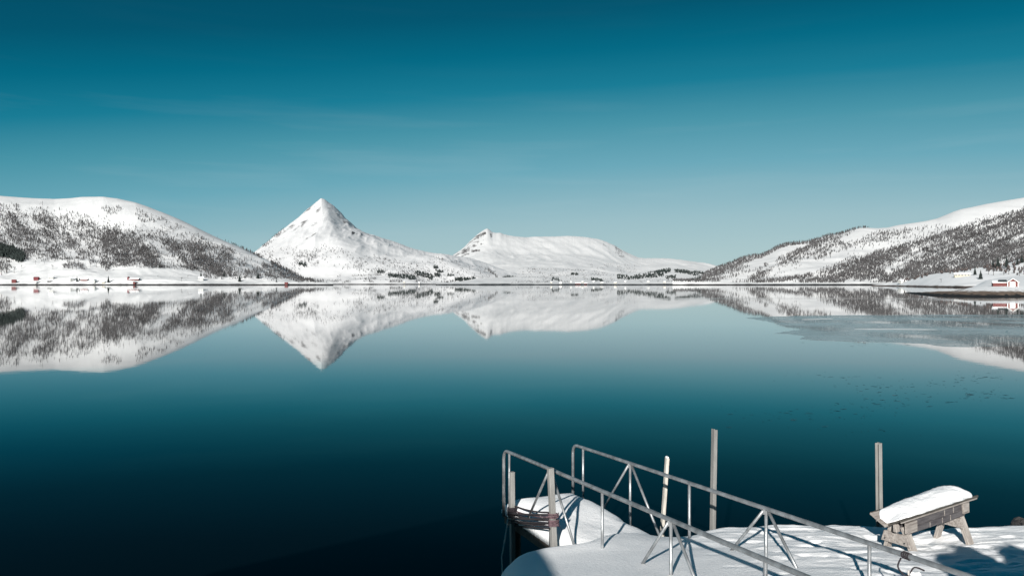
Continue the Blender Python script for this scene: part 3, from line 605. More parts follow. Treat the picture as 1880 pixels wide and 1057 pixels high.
P, u, v = T_head.sample(16000)
top = np.interp(u, [a[0] for a in Hd3], [a[1] for a in Hd3])
d = 0.9 * ((v - top) < 3.0) * (u > 1655) * (u < 1785)
d = np.maximum(d, 0.5 * stroke(u, v, [(1860, 486), (1900, 474)], 5) + 0.7 * stroke(u, v, [(1790, 490), (1840, 490)], 3))
d = np.maximum(d, 0.5 * stroke(u, v, [(1812, 497), (1850, 497)], 5))
d = np.maximum(d, 0.4 * stroke(u, v, [(1868, 500), (1900, 492)], 6))
k = rng.random(len(u)) < d * 0.4
forest('alder_scrub', P[k], rng.uniform(4, 9, k.sum()), M_birch_red, 'reddish bare scrub along the top of the farm field', (0.2, 0.45), 0.1)

# ------------------------------------------------------------------ single trees
def ground(T, u, v):
    """point of a terrain seen at pixel (u, v)"""
    j = int(np.argmin(np.abs(T.us - u))); kmax = np.searchsorted(T.tn, 1.0)
    vc = V0 + F * (H - T.Z[:kmax + 1, j]) / T.Y[:kmax + 1, j]; i = int(np.argmin(np.abs(vc - v)))
    return Vector((float((u - U0) / F * T.Y[i, j]), float(T.Y[i, j]), float(T.Z[i, j])))

def spruce_mesh():
    """unit-height spruce crown: whorls of drooping needle sprays with gaps"""
    b = MB(); r = random.Random(5); n = 17
    for i in range(n):
        z = 0.10 + 0.86 * (i / (n - 1)) ** 0.92; R = 0.215 * (1 - (z - 0.08) / 0.94) ** 0.85 * r.uniform(0.8, 1.15) + 0.008
        m = max(5, int(13 * (1 - i / n)) + 3)
        for k in range(m):
            a = 2 * math.pi * (k + r.uniform(-0.35, 0.35)) / m; L = R * r.uniform(0.65, 1.15); w = 0.20 * L + 0.008
            d = Vector((math.cos(a), math.sin(a), 0)); s = Vector((-d.y, d.x, 0)); dr = r.uniform(0.15, 0.5) * L
            c = Vector((0, 0, z)); 
            vs = [c, c + d * L * 0.55 + s * w - Vector((0, 0, dr * 0.3)), c + d * L - Vector((0, 0, dr)), c + d * L * 0.55 - s * w - Vector((0, 0, dr * 0.3)), c + d * L * 0.5 + Vector((0, 0, 0.035)), c + d * L * 0.5 - Vector((0, 0, 0.05))]
            b.add(vs, [(0, 4, 1), (4, 2, 1), (0, 3, 4), (4, 3, 2), (0, 1, 5), (1, 2, 5), (0, 5, 3), (5, 2, 3)])
    b.tube([(0, 0, 0.9), (0, 0, 1.0)], [0.012, 0.001], 5)
    return mesh('spruce_crown', b.v, b.f, M_spruce)
def bare_mesh():
    """unit-height leafless tree: forked limbs carrying fine twigs"""
    b = MB(); r = random.Random(9)
    def limb(p, d, L, rad, lev):
        q = p + d * L; b.tube([p, p.lerp(q, 0.5) + Vector((r.uniform(-1, 1), r.uniform(-1, 1), 0)) * L * 0.06, q], [rad, rad * 0.8, rad * 0.55], 4 if lev else 6, False)
        if lev == 4: return
        for k in range(3 if lev < 3 else 4):
            nd = (d + Vector((r.uniform(-1, 1), r.uniform(-1, 1), r.uniform(-0.2, 0.7))) * 0.75).normalized()
            limb(p.lerp(q, r.uniform(0.45, 1.0)), nd, L * r.uniform(0.55, 0.8), rad * 0.55, lev + 1)
    limb(Vector((0, 0, 0.18)), Vector((0, 0, 1)), 0.26, 0.022, 0)
    zs = max(v.z for v in b.v)
    return mesh('bare_crown', [v * (1 / zs) for v in b.v], b.f, M_birch)
trunk = MB().tube([(0, 0, -0.02), (0, 0, 0.5), (0, 0, 0.93)], [0.022, 0.014, 0.003], 6); M_tr = mesh('trunk', trunk.v, trunk.f, M_trunk)
btrunk = MB().tube([(0, 0, -0.03), (0, 0, 0.1), (0, 0, 0.22)], [0.035, 0.03, 0.02], 6); M_btr = mesh('bare_trunk', btrunk.v, btrunk.f, M_trunk)
M_sp, M_ba = spruce_mesh(), bare_mesh()
def tree(kind, T, u, vb, px, label, group=None, wide=1.0):
    p = ground(T, u, vb); h = px * p.y / F
    e = empty({'s': 'spruce_tree', 'b': 'bare_tree'}[kind], p, random.uniform(0, 6.28)); e.scale = (h * wide, h * wide, h)
    link('trunk', M_tr if kind == 's' else M_btr, e); link('crown', M_sp if kind == 's' else M_ba, e)
    return tag(e, label, 'tree', group)
for u_, v_, px, wd, lab in [(1790, 505, 16, 1.0, 'dark spruce just beside the cream farmhouse'), (1800.5, 512, 17, 1.15, 'dark spruce on the open snow below the farmhouse, toward the red barn'),
                        (1832, 493, 22, 1.2, 'tall dark spruce standing over the reddish scrub above the red barn'), (1848, 491, 21, 1.0, 'dark spruce right behind the tallest one above the red barn'),
                        (1823, 490, 13, 1.1, 'smaller spruce in the reddish scrub above the red barn')]:
    tree('s', T_head, u_, v_, px, lab, None, wd)
for u_, v_, px, wd in [(1876, 483, 16, 1.2), (1868, 487, 14, 1.2)]:
    tree('s', T_head, u_, v_, px, 'spruce at the field edge high above the gable of the red barn', 'spruces above the barn gable', wd)
for u_, v_, px, wd, lab in [(199, 518.5, 12.5, 1.0, 'lone pointed spruce on the left shore by the long red farm building'), (141.5, 517, 10, 1.0, 'narrow spruce beside the white house on the left shore'),
                        (440, 517, 13, 1.3, 'dark spruce close to the left shore beside the white cottage'), (473.6, 511, 13, 1.3, 'dark spruce at the end of the birch wood above the left shore'),
                        (411.6, 508, 10, 1.2, 'dark spruce inside the birch wood above the white cottage'), (507.5, 518, 7, 1.0, 'small lone spruce on the snow toward the red boathouse'), (293, 492, 7, 1.2, 'small spruce at the lower edge of the left birch wood'),
                        (369, 509, 11, 1.0, 'dark spruce behind the white cottage on the left shore')]:
    tree('s', T_left, u_, v_, px, lab, None, wd)
for u_, v_, px in [(116, 493, 10), (126, 492, 15), (133, 494, 14), (140, 495, 13), (150, 495, 10), (166, 489, 9), (177, 490, 13), (186, 492, 13), (195, 498, 13), (97, 494, 9), (65, 485, 7), (40, 492, 7), (26, 501, 13), (12, 500, 16), (3, 505, 18), (82, 486, 5), (290, 510, 5), (312, 510, 4), (333, 516, 8), (345, 511, 6)]:
    lab, grp = (('leafless tree on the snow just below the dark spruce block', 'leafless trees below the spruce block') if u_ < 50 else ('leafless tree on the white hummocks below the left birch wood', 'leafless trees on the hummocks') if u_ < 155
                else ('leafless tree at the lower edge of the left birch wood beyond the hummocks', 'leafless trees at the wood edge') if u_ < 200 else ('small leafless bush on the snow between the long red farm building and the white cottage', 'leafless bushes by the white cottage'))
    tree('b', T_left, u_, v_, px, lab, grp, random.uniform(0.8, 1.2))
for u_, v_, px, lab in [(1728, 518, 7, 'small leafless bush alone on the snowy field below the farmhouse')]:
    tree('b', T_head, u_, v_, px, lab, None, 1.3)
for u_, v_, px in [(1815, 504, 12), (1824, 505, 13), (1843, 504, 14), (1852, 503, 12), (1872, 506, 12), (1879, 503, 13)]:
    tree('b', T_head, u_, v_, px, 'leafless shrub on the snow slope above the red barn', 'leafless shrubs above the barn', 1.4)

# ------------------------------------------------------------------ buildings
def gable_roof(b, w, dpt, z0, rise, over, th):
    """roof slabs over a w (x) by dpt (y) house, ridge along x"""
    for s in (-1, 1):
        y1 = s * (dpt / 2 + over); z1 = z0 - over * rise / (dpt / 2); x = w / 2 + over
        vs = [Vector((-x, 0, z0 + rise)), Vector((x, 0, z0 + rise)), Vector((x, y1, z1)), Vector((-x, y1, z1))]
        up = Vector((0, 0, th)); b.add(vs + [v + up for v in vs], [(0, 1, 2, 3), (7, 6, 5, 4), (0, 4, 5, 1), (1, 5, 6, 2), (2, 6, 7, 3), (3, 7, 4, 0)])
    return b
def house_walls(w, dpt, h, rise):
    x, y = w / 2, dpt / 2
    vs = [(-x, -y, -1), (x, -y, -1), (x, y, -1), (-x, y, -1), (-x, -y, h), (x, -y, h), (x, y, h), (-x, y, h), (-x, 0, h + rise), (x, 0, h + rise)]
    return MB().add(vs, [(0, 1, 5, 4), (2, 3, 7, 6), (1, 2, 6, 9, 5), (3, 0, 4, 8, 7), (0, 3, 2, 1)])
def house(name, T, u, vb, wpx, hpx, wall, roof, label, rz=0.0, depth=0.7, rise=0.55, windows=0, group=None, chimney=False, cat='house'):
    p = ground(T, u, vb); k = p.y / F; w = wpx * k; h = hpx * k * 0.6; dp = w * depth
    e = empty(name, p, rz); house_walls(w, dp, h, h * rise).build('wall', wall, e)
    r = gable_roof(MB(), w, dp, h, h * rise, 0.06 * w, 0.05 * w); ro = r.build('roof', roof, e)
    if chimney: MB().box((w * 0.15, 0, h * (1 + rise) + 0.04 * w), (0.05 * w, 0.05 * w, 0.14 * w)).build('chimney', M_roof, ro)
    for i in range(windows):
        x = -w / 2 + w * (i + 0.5) / windows; wi = MB().box((x, -dp / 2 - 0.02, h * 0.55), (w * 0.09, 0.12, h * 0.34)).build('window', M_glass, e)
        MB().box((x, -dp / 2 - 0.03, h * 0.36), (w * 0.12, 0.22, h * 0.05)).build('sill', M_white, wi)
    return tag(e, label, cat, group)
house('boathouse', T_left, 26, 519, 7, 6, M_red, M_maroon, 'small dark red boathouse at the water under the spruce block', 0.2, cat='boathouse')
house('barn', T_left, 67, 514, 8, 6, M_maroon, M_maroon, 'maroon barn up on the snow of the left shore', 0.1, cat='barn')
house('boathouse', T_left, 68, 520, 6, 4, M_house, M_roofsnow, 'white snow roofed boathouse below the maroon barn', 1.2, cat='boathouse')
house('house', T_left, 94, 512, 8, 7, M_house, M_roofsnow, 'white house with snow on its roof on the left shore', 0.3, windows=3, chimney=True)
house('shed', T_left, 90, 517.5, 5, 4, M_birch, M_roofsnow, 'small grey shed at the water below the white house', 0.4, cat='shed')
house('house', T_left, 132, 516, 7, 8, M_house, M_roofsnow, 'tall white house beside the narrow spruce', 0.9, windows=2, chimney=True)
house('barn', T_left, 155, 515, 12, 4, M_red, M_roofsnow, 'long low red barn beside the narrow spruce', 0.05, 0.35, cat='barn')
house('shed', T_left, 148, 513.5, 5, 4, M_roof, M_roofsnow, 'dark green shed behind the long low red barn', 0.2, cat='shed')
house('house', T_left, 174, 519, 6, 7, M_house, M_roofsnow, 'white cottage with a red trimmed gable near the water', 1.4, windows=1)
house('house', T_left, 190, 519.5, 5, 4, M_yellow, M_roofsnow, 'cream cottage beside the lone pointed spruce', 0.1, windows=2)
house('barn', T_left, 246, 514, 19, 3.2, M_red, M_roofsnow, 'very long red farm building on the snow above the left shore', -0.05, 0.3, cat='barn')
house('barn', T_left, 236, 513.5, 4, 6, M_maroon, M_maroon, 'dark red end block of the very long farm building', 1.5, cat='barn')
house('boathouse', T_left, 248, 521, 6, 5, M_red, M_roofsnow, 'red boathouse with snow on its roof below the very long farm building', 1.4, cat='boathouse')
house('house', T_left, 369, 514.5, 8, 7, M_house, M_roofsnow, 'white cottage among the birches on the left shore', 0.3, windows=2)
house('boathouse', T_left, 525.7, 522, 5.5, 4, M_red, M_maroon, 'small bright red boathouse alone at the end of the left shore', 0.0, cat='boathouse')
for i, (u_, v_, w_) in enumerate([(770, 520, 3), (742, 519, 3), (832, 521, 4), (880, 519, 3.5), (897, 520, 3), (915, 519, 3.5), (930, 521, 4), (955, 520, 4)]):
    house('house', T_peak, u_, v_, w_, 3.2, (M_house, M_yellow, M_house, M_house)[i % 4], M_roofsnow, 'tiny cream house on the far shore under the pyramid peak' if i % 4 == 1 else 'tiny white house on the far shore under the pyramid peak', random.uniform(-0.6, 0.6), group='cream houses under the peak' if i % 4 == 1 else 'white houses under the peak')
for i, (u_, v_, w_) in enumerate([(1012, 519.5, 3), (1030, 520.5, 5), (1048, 519, 3), (1070, 518.5, 4), (1090, 518, 3), (1105, 520, 5), (1130, 520, 5), (1148, 518, 3), (1190, 518, 4), (1220, 519, 4), (1240, 518, 3)]):
    house('house', T_back, u_, v_, w_, 3.0, M_house if i % 3 else M_yellow, M_roofsnow, 'tiny white house on the far shore below the flat topped mountain' if i % 3 else 'tiny cream house on the far shore below the flat topped mountain', random.uniform(-0.6, 0.6), group='white houses at the fjord head' if i % 3 else 'cream houses at the fjord head')
for u_, v_, w_ in [(1061, 521.3, 10), (1075, 521.5, 6)]:
    house('boathouse', T_back, u_, v_, w_, 2.6, M_red, M_roofsnow, 'tiny long red quay shed on the far shore below the flat topped mountain', 0, 0.4, cat='boathouse', group='red quay sheds')
house('shed', T_head, 1656, 519.5, 11, 7, M_house, M_roofsnow, 'white shed half buried in snow at the tip of the farm field', 0.25, windows=1, cat='shed')
house('farmhouse', T_head, 1766, 508, 25, 7.5, M_yellow, M_roofsnow, 'long cream farmhouse with snow on its roof above the bay', -0.38, 0.4, 0.4, windows=5, chimney=True, cat='farmhouse')
p = ground(T_head, 1742.5, 508); kk = p.y / F
fp = empty('flagpole', p); MB().tube([(0, 0, -0.5), (0, 0, 16 * kk)], [0.12, 0.07], 8).build('pole', M_wood, fp)
MB().tube([(0, 0, 16 * kk), (0, 0, 16.6 * kk)], [0.2, 0.06], 8).build('finial', M_white, fp); tag(fp, 'thin bare flagpole beside the cream farmhouse', 'flagpole')

# the red barn: low wing with snow and a dark strip of bare roof, gable end with a white door
bp_ = ground(T_spit, 1850, 525.5); bp_.z -= 0.15; k = bp_.y / F
barn = empty('red_barn', bp_, -0.47); wl = 22 * k; gw = 16.5 * k; gh = 8.5 * k; wh = 7.2 * k
def board_wall(name, w, h, x0, y0, parent, m, gable=0.0):
    """vertical cladding boards, each a child piece"""
    wall_ = MB(); n = max(3, int(w / 0.62)); 
    base = None
    prof = [(-w / 2, -1), (w / 2, -1), (w / 2, h)] + ([(0, h + gable)] if gable else []) + [(-w / 2, h)]
    b = MB(); nn = len(prof); vs = [Vector((x0 + x, y0, z)) for x, z in prof] + [Vector((x0 + x, y0 + 0.15, z)) for x, z in prof]
    b.add(vs, [tuple(range(nn)), tuple(reversed(range(nn, 2 * nn)))] + [((i + 1) % nn, i, nn + i, nn + (i + 1) % nn) for i in range(nn)])
    return b.build(name, m, parent)
# wing
w_ = board_wall('wing_wall', wl, wh, -wl / 2 - 1.2 * k, 0, barn, M_red)
MB().box((-wl / 2 - 1.2 * k - wl / 2 + 0.08, 4, wh / 2 - 0.5), (0.15, 7.6, wh + 1)).build('end_wall', M_red, barn)
rb = MB(); x0, x1 = -wl - 1.2 * k - 0.25, -0.5 * k
rb.add([(x0, -0.35, wh - 0.05), (x1, -0.35, wh - 0.05), (x1, 4.2, wh + 3.6 * k), (x0, 4.2, wh + 3.6 * k), (x0, -0.35, wh + 0.22), (x1, -0.35, wh + 0.22), (x1, 4.2, wh + 3.6 * k + 0.3), (x0, 4.2, wh + 3.6 * k + 0.3)],
       [(0, 3, 2, 1), (4, 5, 6, 7), (0, 1, 5, 4), (1, 2, 6, 5), (2, 3, 7, 6), (3, 0, 4, 7)]).build('snowy_roof', M_roofsnow, barn)
rb = MB(); x0, x1 = -15.5 * k, -0.4 * k
rb.add([(x0, -0.1, wh + 0.40), (x1, -0.45, wh + 0.24), (x1, 4.6, wh + 5.3 * k), (x0 + 0.5, 4.6, wh + 5.0 * k), (x0, -0.1, wh + 0.52), (x1, -0.45, wh + 0.36), (x1, 4.6, wh + 5.3 * k + 0.12), (x0 + 0.5, 4.6, wh + 5.0 * k + 0.12)],
       [(0, 3, 2, 1), (4, 5, 6, 7), (0, 1, 5, 4), (1, 2, 6, 5), (2, 3, 7, 6), (3, 0, 4, 7)]).build('bare_roof', M_roof, barn)
# gable block
gx = gw / 2 - 0.2 * k
board_wall('gable_wall', gw, gh, gx, -0.5, barn, M_red, 6.2 * k)
for s in (-1, 1): MB().box((gx + s * (gw / 2 - 0.08), 4.0, gh / 2 - 0.5), (0.15, 8.6, gh + 1)).build('side_wall', M_red, barn)
roof = MB()
for s in (-1, 1):
    xe = gx + s * (gw / 2 + 0.35); ze = gh - 0.35 * (6.2 * k) / (gw / 2)
    vs = [Vector((gx, -1.0, gh + 6.2 * k)), Vector((xe, -1.0, ze)), Vector((xe, 8.4, ze)), Vector((gx, 8.4, gh + 6.2 * k))]
    roof.add(vs + [v + Vector((0, 0, 0.12)) for v in vs], [(0, 1, 2, 3), (7, 6, 5, 4), (0, 4, 5, 1), (1, 5, 6, 2), (2, 6, 7, 3), (3, 7, 4, 0)])
rf = roof.build('gable_roof', M_roofsnow, barn)
for s in (-1, 1):
    a = Vector((gx, -1.04, gh + 6.2 * k + 0.02)); b_ = Vector((gx + s * (gw / 2 + 0.38), -1.04, gh - 0.35 * (6.2 * k) / (gw / 2)))
    MB().add([a + Vector((0, 0, -0.14)), b_ + Vector((0, 0, -0.14)), b_ + Vector((0, 0, 0.16)), a + Vector((0, 0, 0.16)), a + Vector((0, 0.1, -0.14)), b_ + Vector((0, 0.1, -0.14)), b_ + Vector((0, 0.1, 0.16)), a + Vector((0, 0.1, 0.16))],
             [(0, 1, 2, 3), (7, 6, 5, 4), (0, 4, 5, 1), (1, 5, 6, 2), (2, 6, 7, 3), (3, 7, 4, 0)]).build('bargeboard', M_white, rf)
dr = MB().box((gx - 0.6 * k, -0.56, 4.4 * k), (8.6 * k, 0.12, 9.4 * k)).build('door', M_white, barn)
MB().box((gx - 0.6 * k + 3 * k, -0.66, 4 * k), (0.08, 0.08, 0.3)).build('handle', M_roof, dr)
for x in (gx - gw / 2 + 0.02, gx + gw / 2 - 0.02): MB().box((x, -0.55, gh / 2), (0.28, 0.2, gh)).build('corner_board', M_white, barn)
tag(barn, 'red barn with a white gable door and a snowy lean wing on the spit', 'barn')

# ------------------------------------------------------------------ foreground shore snow
poly = [(-22, 1.5), (-6, 3.5), (-1.4, 5.6), (-0.5, 7.6), (-0.22, 9.2), (-0.16, 10.1), (-0.10, 10.45), (0.06, 10.62), (0.42, 10.72), (0.85, 10.72), (1.25, 11.2), (1.75, 11.55), (2.1, 11.52), (2.45, 11.45), (3.0, 11.7), (3.66, 11.85), (4.4, 11.9), (5.0, 11.8),
        (5.95, 11.62), (6.8, 11.7), (7.46, 11.8), (8.5, 11.7), (10, 11.7), (22, 11.9), (22, -24), (-22, -24)]
def poly_sd(X, Y):
    P = np.array(poly); d = np.full(X.shape, 1e9); ins = np.zeros(X.shape, bool); n = len(P)
    for i in range(n):
        a, b = P[i], P[(i + 1) % n]; ab = b - a
        t = np.clip(((X - a[0]) * ab[0] + (Y - a[1]) * ab[1]) / (ab @ ab), 0, 1); d = np.minimum(d, np.hypot(X - a[0] - t * ab[0], Y - a[1] - t * ab[1]))
        c = ((a[1] > Y) != (b[1] > Y)) & (X < (b[0] - a[0]) * (Y - a[1]) / (b[1] - a[1] + 1e-12) + a[0]); ins ^= c
    return np.where(ins, d, -d)
SH = Vector((5.42, 10.52))                                            # where the trestle stands
def snow_z(X, Y):
    z = 1.52 + 0.115 * (11.6 - np.maximum(Y, 8)) + 0.2 * np.maximum(8 - Y, 0) * (Y > -3) + 2.2 * (Y <= -3)
    z = np.minimum(z, 3.4)
    z = z - 0.16 * sstep(1.3, -0.3, X) * sstep(7.0, 10, Y)
    z = z - 0.10 * np.exp(-((X - 2.15) / 0.45) ** 2 - ((Y - 11.5) / 0.6) ** 2)       # dip beside the gangway
    z = z - 0.03 * sstep(0.25, 0.6, fbm(X / 0.35, Y / 0.22, 2, 321)) * sstep(2.0, 3.4, X) + 0.07 * fbm(X / 1.7, Y / 1.3, 3, 301) * sstep(1.0, 3.0, X) + 0.02 * fbm(X / 1.2, Y / 1.2, 3, 305)
    # wind-packed ripples across the open part
    rip = fbm(X / 0.55 + Y * 0.25, Y / 0.17 - X * 0.15, 3, 311); z = z + 0.027 * rip * sstep(2.6, 3.6, X + 0.3 * (Y - 10))
    # blown-out hollow round the trestle legs, with a cut edge on its left
    dx, dy = X - SH.x, Y - SH.y; q = dx * 0.86 + dy * 0.51; w = -dx * 0.51 + dy * 0.86
    z = z - 0.09 * np.exp(-(q / 0.95) ** 4 - ((w - 0.15) / 0.5) ** 4) * (1 + 0.3 * fbm(X / 0.3, Y / 0.3, 2, 317))
    return z
def grid_snow(name, xs, ys):
    X, Y = np.meshgrid(xs, ys); sdv = poly_sd(X, Y) + 0.05 * fbm(X / 0.5, Y / 0.5, 3, 331)
    z = snow_z(X, Y); r = 0.38
    k = np.clip(1 - sdv / r, 0, 1); z = z - 0.34 * (1 - np.sqrt(np.clip(1 - k * k, 0, 1)))
    z = np.where(sdv < 0, np.maximum(-1.2, z - 0.34 * 0 - 6 * np.clip(-sdv - 0.0, 0, 1)), z)
    ny, nx = X.shape; V = np.stack([X, Y, z], -1).reshape(-1, 3); a = np.arange(nx * ny).reshape(ny, nx)
    Q = np.stack([a[:-1, :-1], a[:-1, 1:], a[1:, 1:], a[1:, :-1]], -1)
    ok = ((sdv[:-1, :-1] > -0.04) & (sdv[:-1, 1:] > -0.04) & (sdv[1:, 1:] > -0.04) & (sdv[1:, :-1] > -0.04))
    return link(name, big_mesh(name, V, Q[ok], M_snow, True))
xs = np.concatenate([np.linspace(-22, -1, 40, endpoint=False), np.linspace(-1, 8.2, 330), np.linspace(8.3, 22, 40)])
ys = np.concatenate([np.linspace(-24, 7, 60, endpoint=False), np.linspace(7, 12.2, 210)])
tag(grid_snow('snow_bank', xs, ys), 'bright snow covering the near shore', 'snow', kind='structure')
# dark shore rock under the snow edge
Pn = [Vector((a, b)) for a, b in poly]; rv = []; rf_ = []
ring = []
for i in range(len(Pn)):
    a, b = Pn[i], Pn[(i + 1) % len(Pn)]; n = max(1, int((b - a).length / 0.16)) if (b - a).length < 6 else 12
    for k_ in range(n): ring.append(a.lerp(b, k_ / n))
n = len(ring)
for lvl, (zz, inset) in enumerate([(-0.8, -0.35), (0.25, -0.10), (0.75, 0.02), (1.12, 0.10)]):
    for i, p in enumerate(ring):
        t = (ring[(i + 1) % n] - ring[i - 1]).normalized(); nrm = Vector((t.y, -t.x))       # inward for this winding
        q = p + nrm * (inset + 0.10 * random.uniform(-1, 1)); rv.append((q.x, q.y, zz + random.uniform(-0.05, 0.05)))
for l in range(3):
    for i in range(n): rf_.append((l * n + i, l * n + (i + 1) % n, (l + 1) * n + (i + 1) % n, (l + 1) * n + i))
tag(link('shore_rock', mesh('shore_rock', rv, rf_, M_rock)), 'dark wet rock edge below the near snow', 'rock', kind='structure')

# ------------------------------------------------------------------ gangway with two tube railings
DV = Vector((0.587, -1.38, 0)); dm = DV.normalized(); pm = Vector((-dm.y, dm.x, 0)); STEP = DV.length
near0, far0 = Vector((0.545, 11.45, 2.353)), Vector((1.78, 12.1, 2.293)); mid0 = Vector((1.1625, 11.775, 0))
gang = empty('gangway', (mid0.x, mid0.y, 1.0))
tag(gang, 'snow buried timber gangway with two galvanised tube railings', 'gangway')
G = gang.location
DECK = 1.24
def rel(p): return Vector(p) - G
deck = MB()
for w in (-0.56, 0.56): deck.box((0, 0, 0), (5.1, 0.10, 0.12), Matrix.Translation(rel(mid0 + dm * 0.68 + pm * w + Vector((0, 0, DECK - 0.13)))) @ Matrix.Rotation(math.atan2(dm.y, dm.x), 4, 'Z'))
dk = deck.build('stringer', M_wet, gang, bevel=0.008)
pme = None
for i in range(32):
    if pme is None:
        b = MB().box((0, 0, 0), (0.135, 1.28, 0.05)); pme = mesh('plank', b.v, b.f, M_wet)
    o = link('plank', pme, dk); o.location = rel(mid0 + dm * (-1.78 + 0.155 * i) + Vector((0, 0, DECK - 0.045 + random.uniform(-0.006, 0.006)))); o.rotation_euler = (0, 0, math.atan2(dm.y, dm.x) + random.uniform(-0.01, 0.01))
for m_ in (-1.6, 0.2):
    for w in (-0.52, 0.52):
        c = mid0 + dm * m_ + pm * w
        MB().tube([rel((c.x, c.y, -1.2)), rel((c.x, c.y, DECK - 0.1))], 0.09, 10).build('pile', M_wet, gang)
def rail(base, s0, s1, label):
    def pt(s, dz=0.0): return rel(base + DV * s + Vector((0, 0, 0.045 * s + dz)))
    R = 0.026; r2 = 0.15
    # top tube, bent down at the far end into the end post
    pts = [rel((base + DV * s0).to_tuple()) * 1.0]
    e = base + DV * s0; low = Vector((e.x, e.y, DECK - 0.02))
    path = [rel(low), rel(Vector((e.x, e.y, e.z + 0.045 * s0 - r2)))]
    for k_ in range(1, 6):
        a = math.pi / 2 * k_ / 5; path.append(rel(e + Vector((0, 0, 0.045 * s0 - r2 + r2 * math.sin(a))) + dm * (r2 * (1 - math.cos(a)))))
    path += [pt(s0 + (s1 - s0) * k_ / 8) for k_ in range(1, 9)]
    top = MB().tube(path, R, 12).build('handrail', M_alu, gang, True)
    if label: top['label'] = label
    s = -1
    while s <= s1:
        b = base + DV * s
        MB().tube([rel((b.x, b.y, DECK - 0.03)), pt(s, -0.015)], 0.019, 10).build('post', M_alu, top, True)
        if s % 2 == 0:
            for sg in (-1, 1):
                f_ = base + DV * (s + sg * 0.52); f_ = Vector((f_.x, f_.y, DECK + 0.30 if s >= 1 else DECK + 0.2))
                MB().tube([rel(f_), pt(s + sg * 0.03, -0.03)], 0.018, 10).build('brace', M_alu, top, True)
            MB().box(pt(s, -0.035), (0.07, 0.012, 0.06), None).build('joint_plate', M_alu, top)
        s += 1
    return top
rail(near0, -1.155, 5.2, None); rail(far0, -1.245, 5.2, None)
# snow blanket lying on the outer gangway
ns, nw = 90, 60; ms = np.linspace(-1.86, 2.1, ns); ws = np.linspace(-0.66, 0.70, nw); Mg, Wg = np.meshgrid(ms, ws, indexing='ij')
ed = np.minimum(np.minimum(Wg + 0.66 + 0.10 * sstep(-0.6, 0.6, Mg), 0.70 - Wg), (Mg + 1.86) * 0.9) + 0.035 * fbm(Mg / 0.4, Wg / 0.4, 3, 401)
ed = np.clip(ed, 0, None); kk_ = np.clip(1 - ed / 0.42, 0, 1)
topz = 1.50 + 0.05 * np.exp(-((Mg + 0.9) / 0.8) ** 2) + 0.03 * Mg * (Mg > 0) + 0.05 * sstep(0.3, -0.3, Wg) * 0 + 0.015 * fbm(Mg / 0.5, Wg / 0.3, 3, 405)
Zs = DECK + (topz - DECK) * np.sqrt(np.clip(1 - kk_ ** 2.2, 0, 1))
Zs = np.where(Mg > 0.9, Zs - 0.35 * sstep(0.9, 2.0, Mg), Zs)
Xs = mid0.x + dm.x * Mg + pm.x * Wg; Ys = mid0.y + dm.y * Mg + pm.y * Wg
Vb = np.concatenate([np.stack([Xs, Ys, Zs], -1).reshape(-1, 3), np.stack([Xs, Ys, np.minimum(Zs - 0.004, DECK - 0.015)], -1).reshape(-1, 3)])
a = np.arange(ns * nw).reshape(ns, nw); Q = np.stack([a[:-1, :-1], a[1:, :-1], a[1:, 1:], a[:-1, 1:]], -1).reshape(-1, 4); Q2 = Q[:, ::-1] + ns * nw
edge = np.concatenate([a[0, :], a[1:, -1], a[-1, -2::-1], a[-2:0:-1, 0]]); e2 = np.roll(edge, -1)
Qe = np.stack([edge, e2, e2 + ns * nw, edge + ns * nw], -1)
so = link('snow_mound', big_mesh('snow_mound', Vb, np.concatenate([Q, Q2, Qe]), M_snow, True))
tag(so, 'rounded mound of snow lying on the end of the gangway', 'snow', kind='stuff')

# ------------------------------------------------------------------ standing posts
def channel(name, u, vt, d, wpx, label, m=M_alu_dull, tilt=(0, 0), zb=-1.0, rz=0.3, kind='U'):
    top = at(u, vt, d); w = wpx * d / F; hgt = top.z - zb
    e = empty(name, (top.x + tilt[0] * hgt, top.y + tilt[1] * hgt, zb))
    up = (Vector((top.x, top.y, top.z)) - Vector(e.location)); q = up.to_track_quat('Z', 'Y').to_matrix().to_4x4() @ Matrix.Rotation(rz, 4, 'Z')
    L = up.length; t_ = w * 0.16
    if kind == 'U':
        MB().box((0, 0, L / 2), (w, t_, L), q).build('web', m, e, bevel=0.003)
        for s in (-1, 1): MB().box((s * (w - t_) / 2, -w * 0.32, L / 2 - 0.004), (t_, w * 0.5, L - 0.008), q).build('flange', m, e, bevel=0.003)
    elif kind == 'box':
        MB().box((0, 0, L / 2), (w, w, L), q).build('shaft', m, e, bevel=0.006)
        MB().box((0, 0, L + 0.004), (w * 1.05, w * 1.05, 0.014), q).build('cap', m, e, bevel=0.004)
    else:
        MB().box((0, 0, L / 2), (w, w * 0.45, L), q).build('plank', m, e, bevel=0.004)
        MB().box((0.01, 0, L + 0.008), (w * 0.8, w * 0.38, 0.03), q).build('snow_cap', M_snow, e, bevel=0.01)
    return tag(e, label, 'post')
channel('mooring_post', 1309.5, 787, 12.1, 10.5, 'tall grey channel post standing in the water behind the far railing', tilt=(-0.018, 0))
channel('mooring_post', 1615, 812, 12.6, 10.5, 'grey channel post standing behind the snow topped trestle', tilt=(0.012, 0))
channel('timber_post', 1225, 840, 12.7, 11.5, 'leaning bleached plank post in the water behind the far railing', M_plank, tilt=(-0.068, 0.0), rz=0.1, kind='plank')
channel('mooring_post', 1010.5, 860, 11.15, 10, 'square grey post with ropes wrapped round it at the near railing', tilt=(0.045, 0), rz=0.45, kind='box')
channel('mooring_post', 940, 867, 12.75, 8.2, 'short square grey post at the outer end of the near railing', tilt=(0.006, 0), rz=0.45, kind='box')

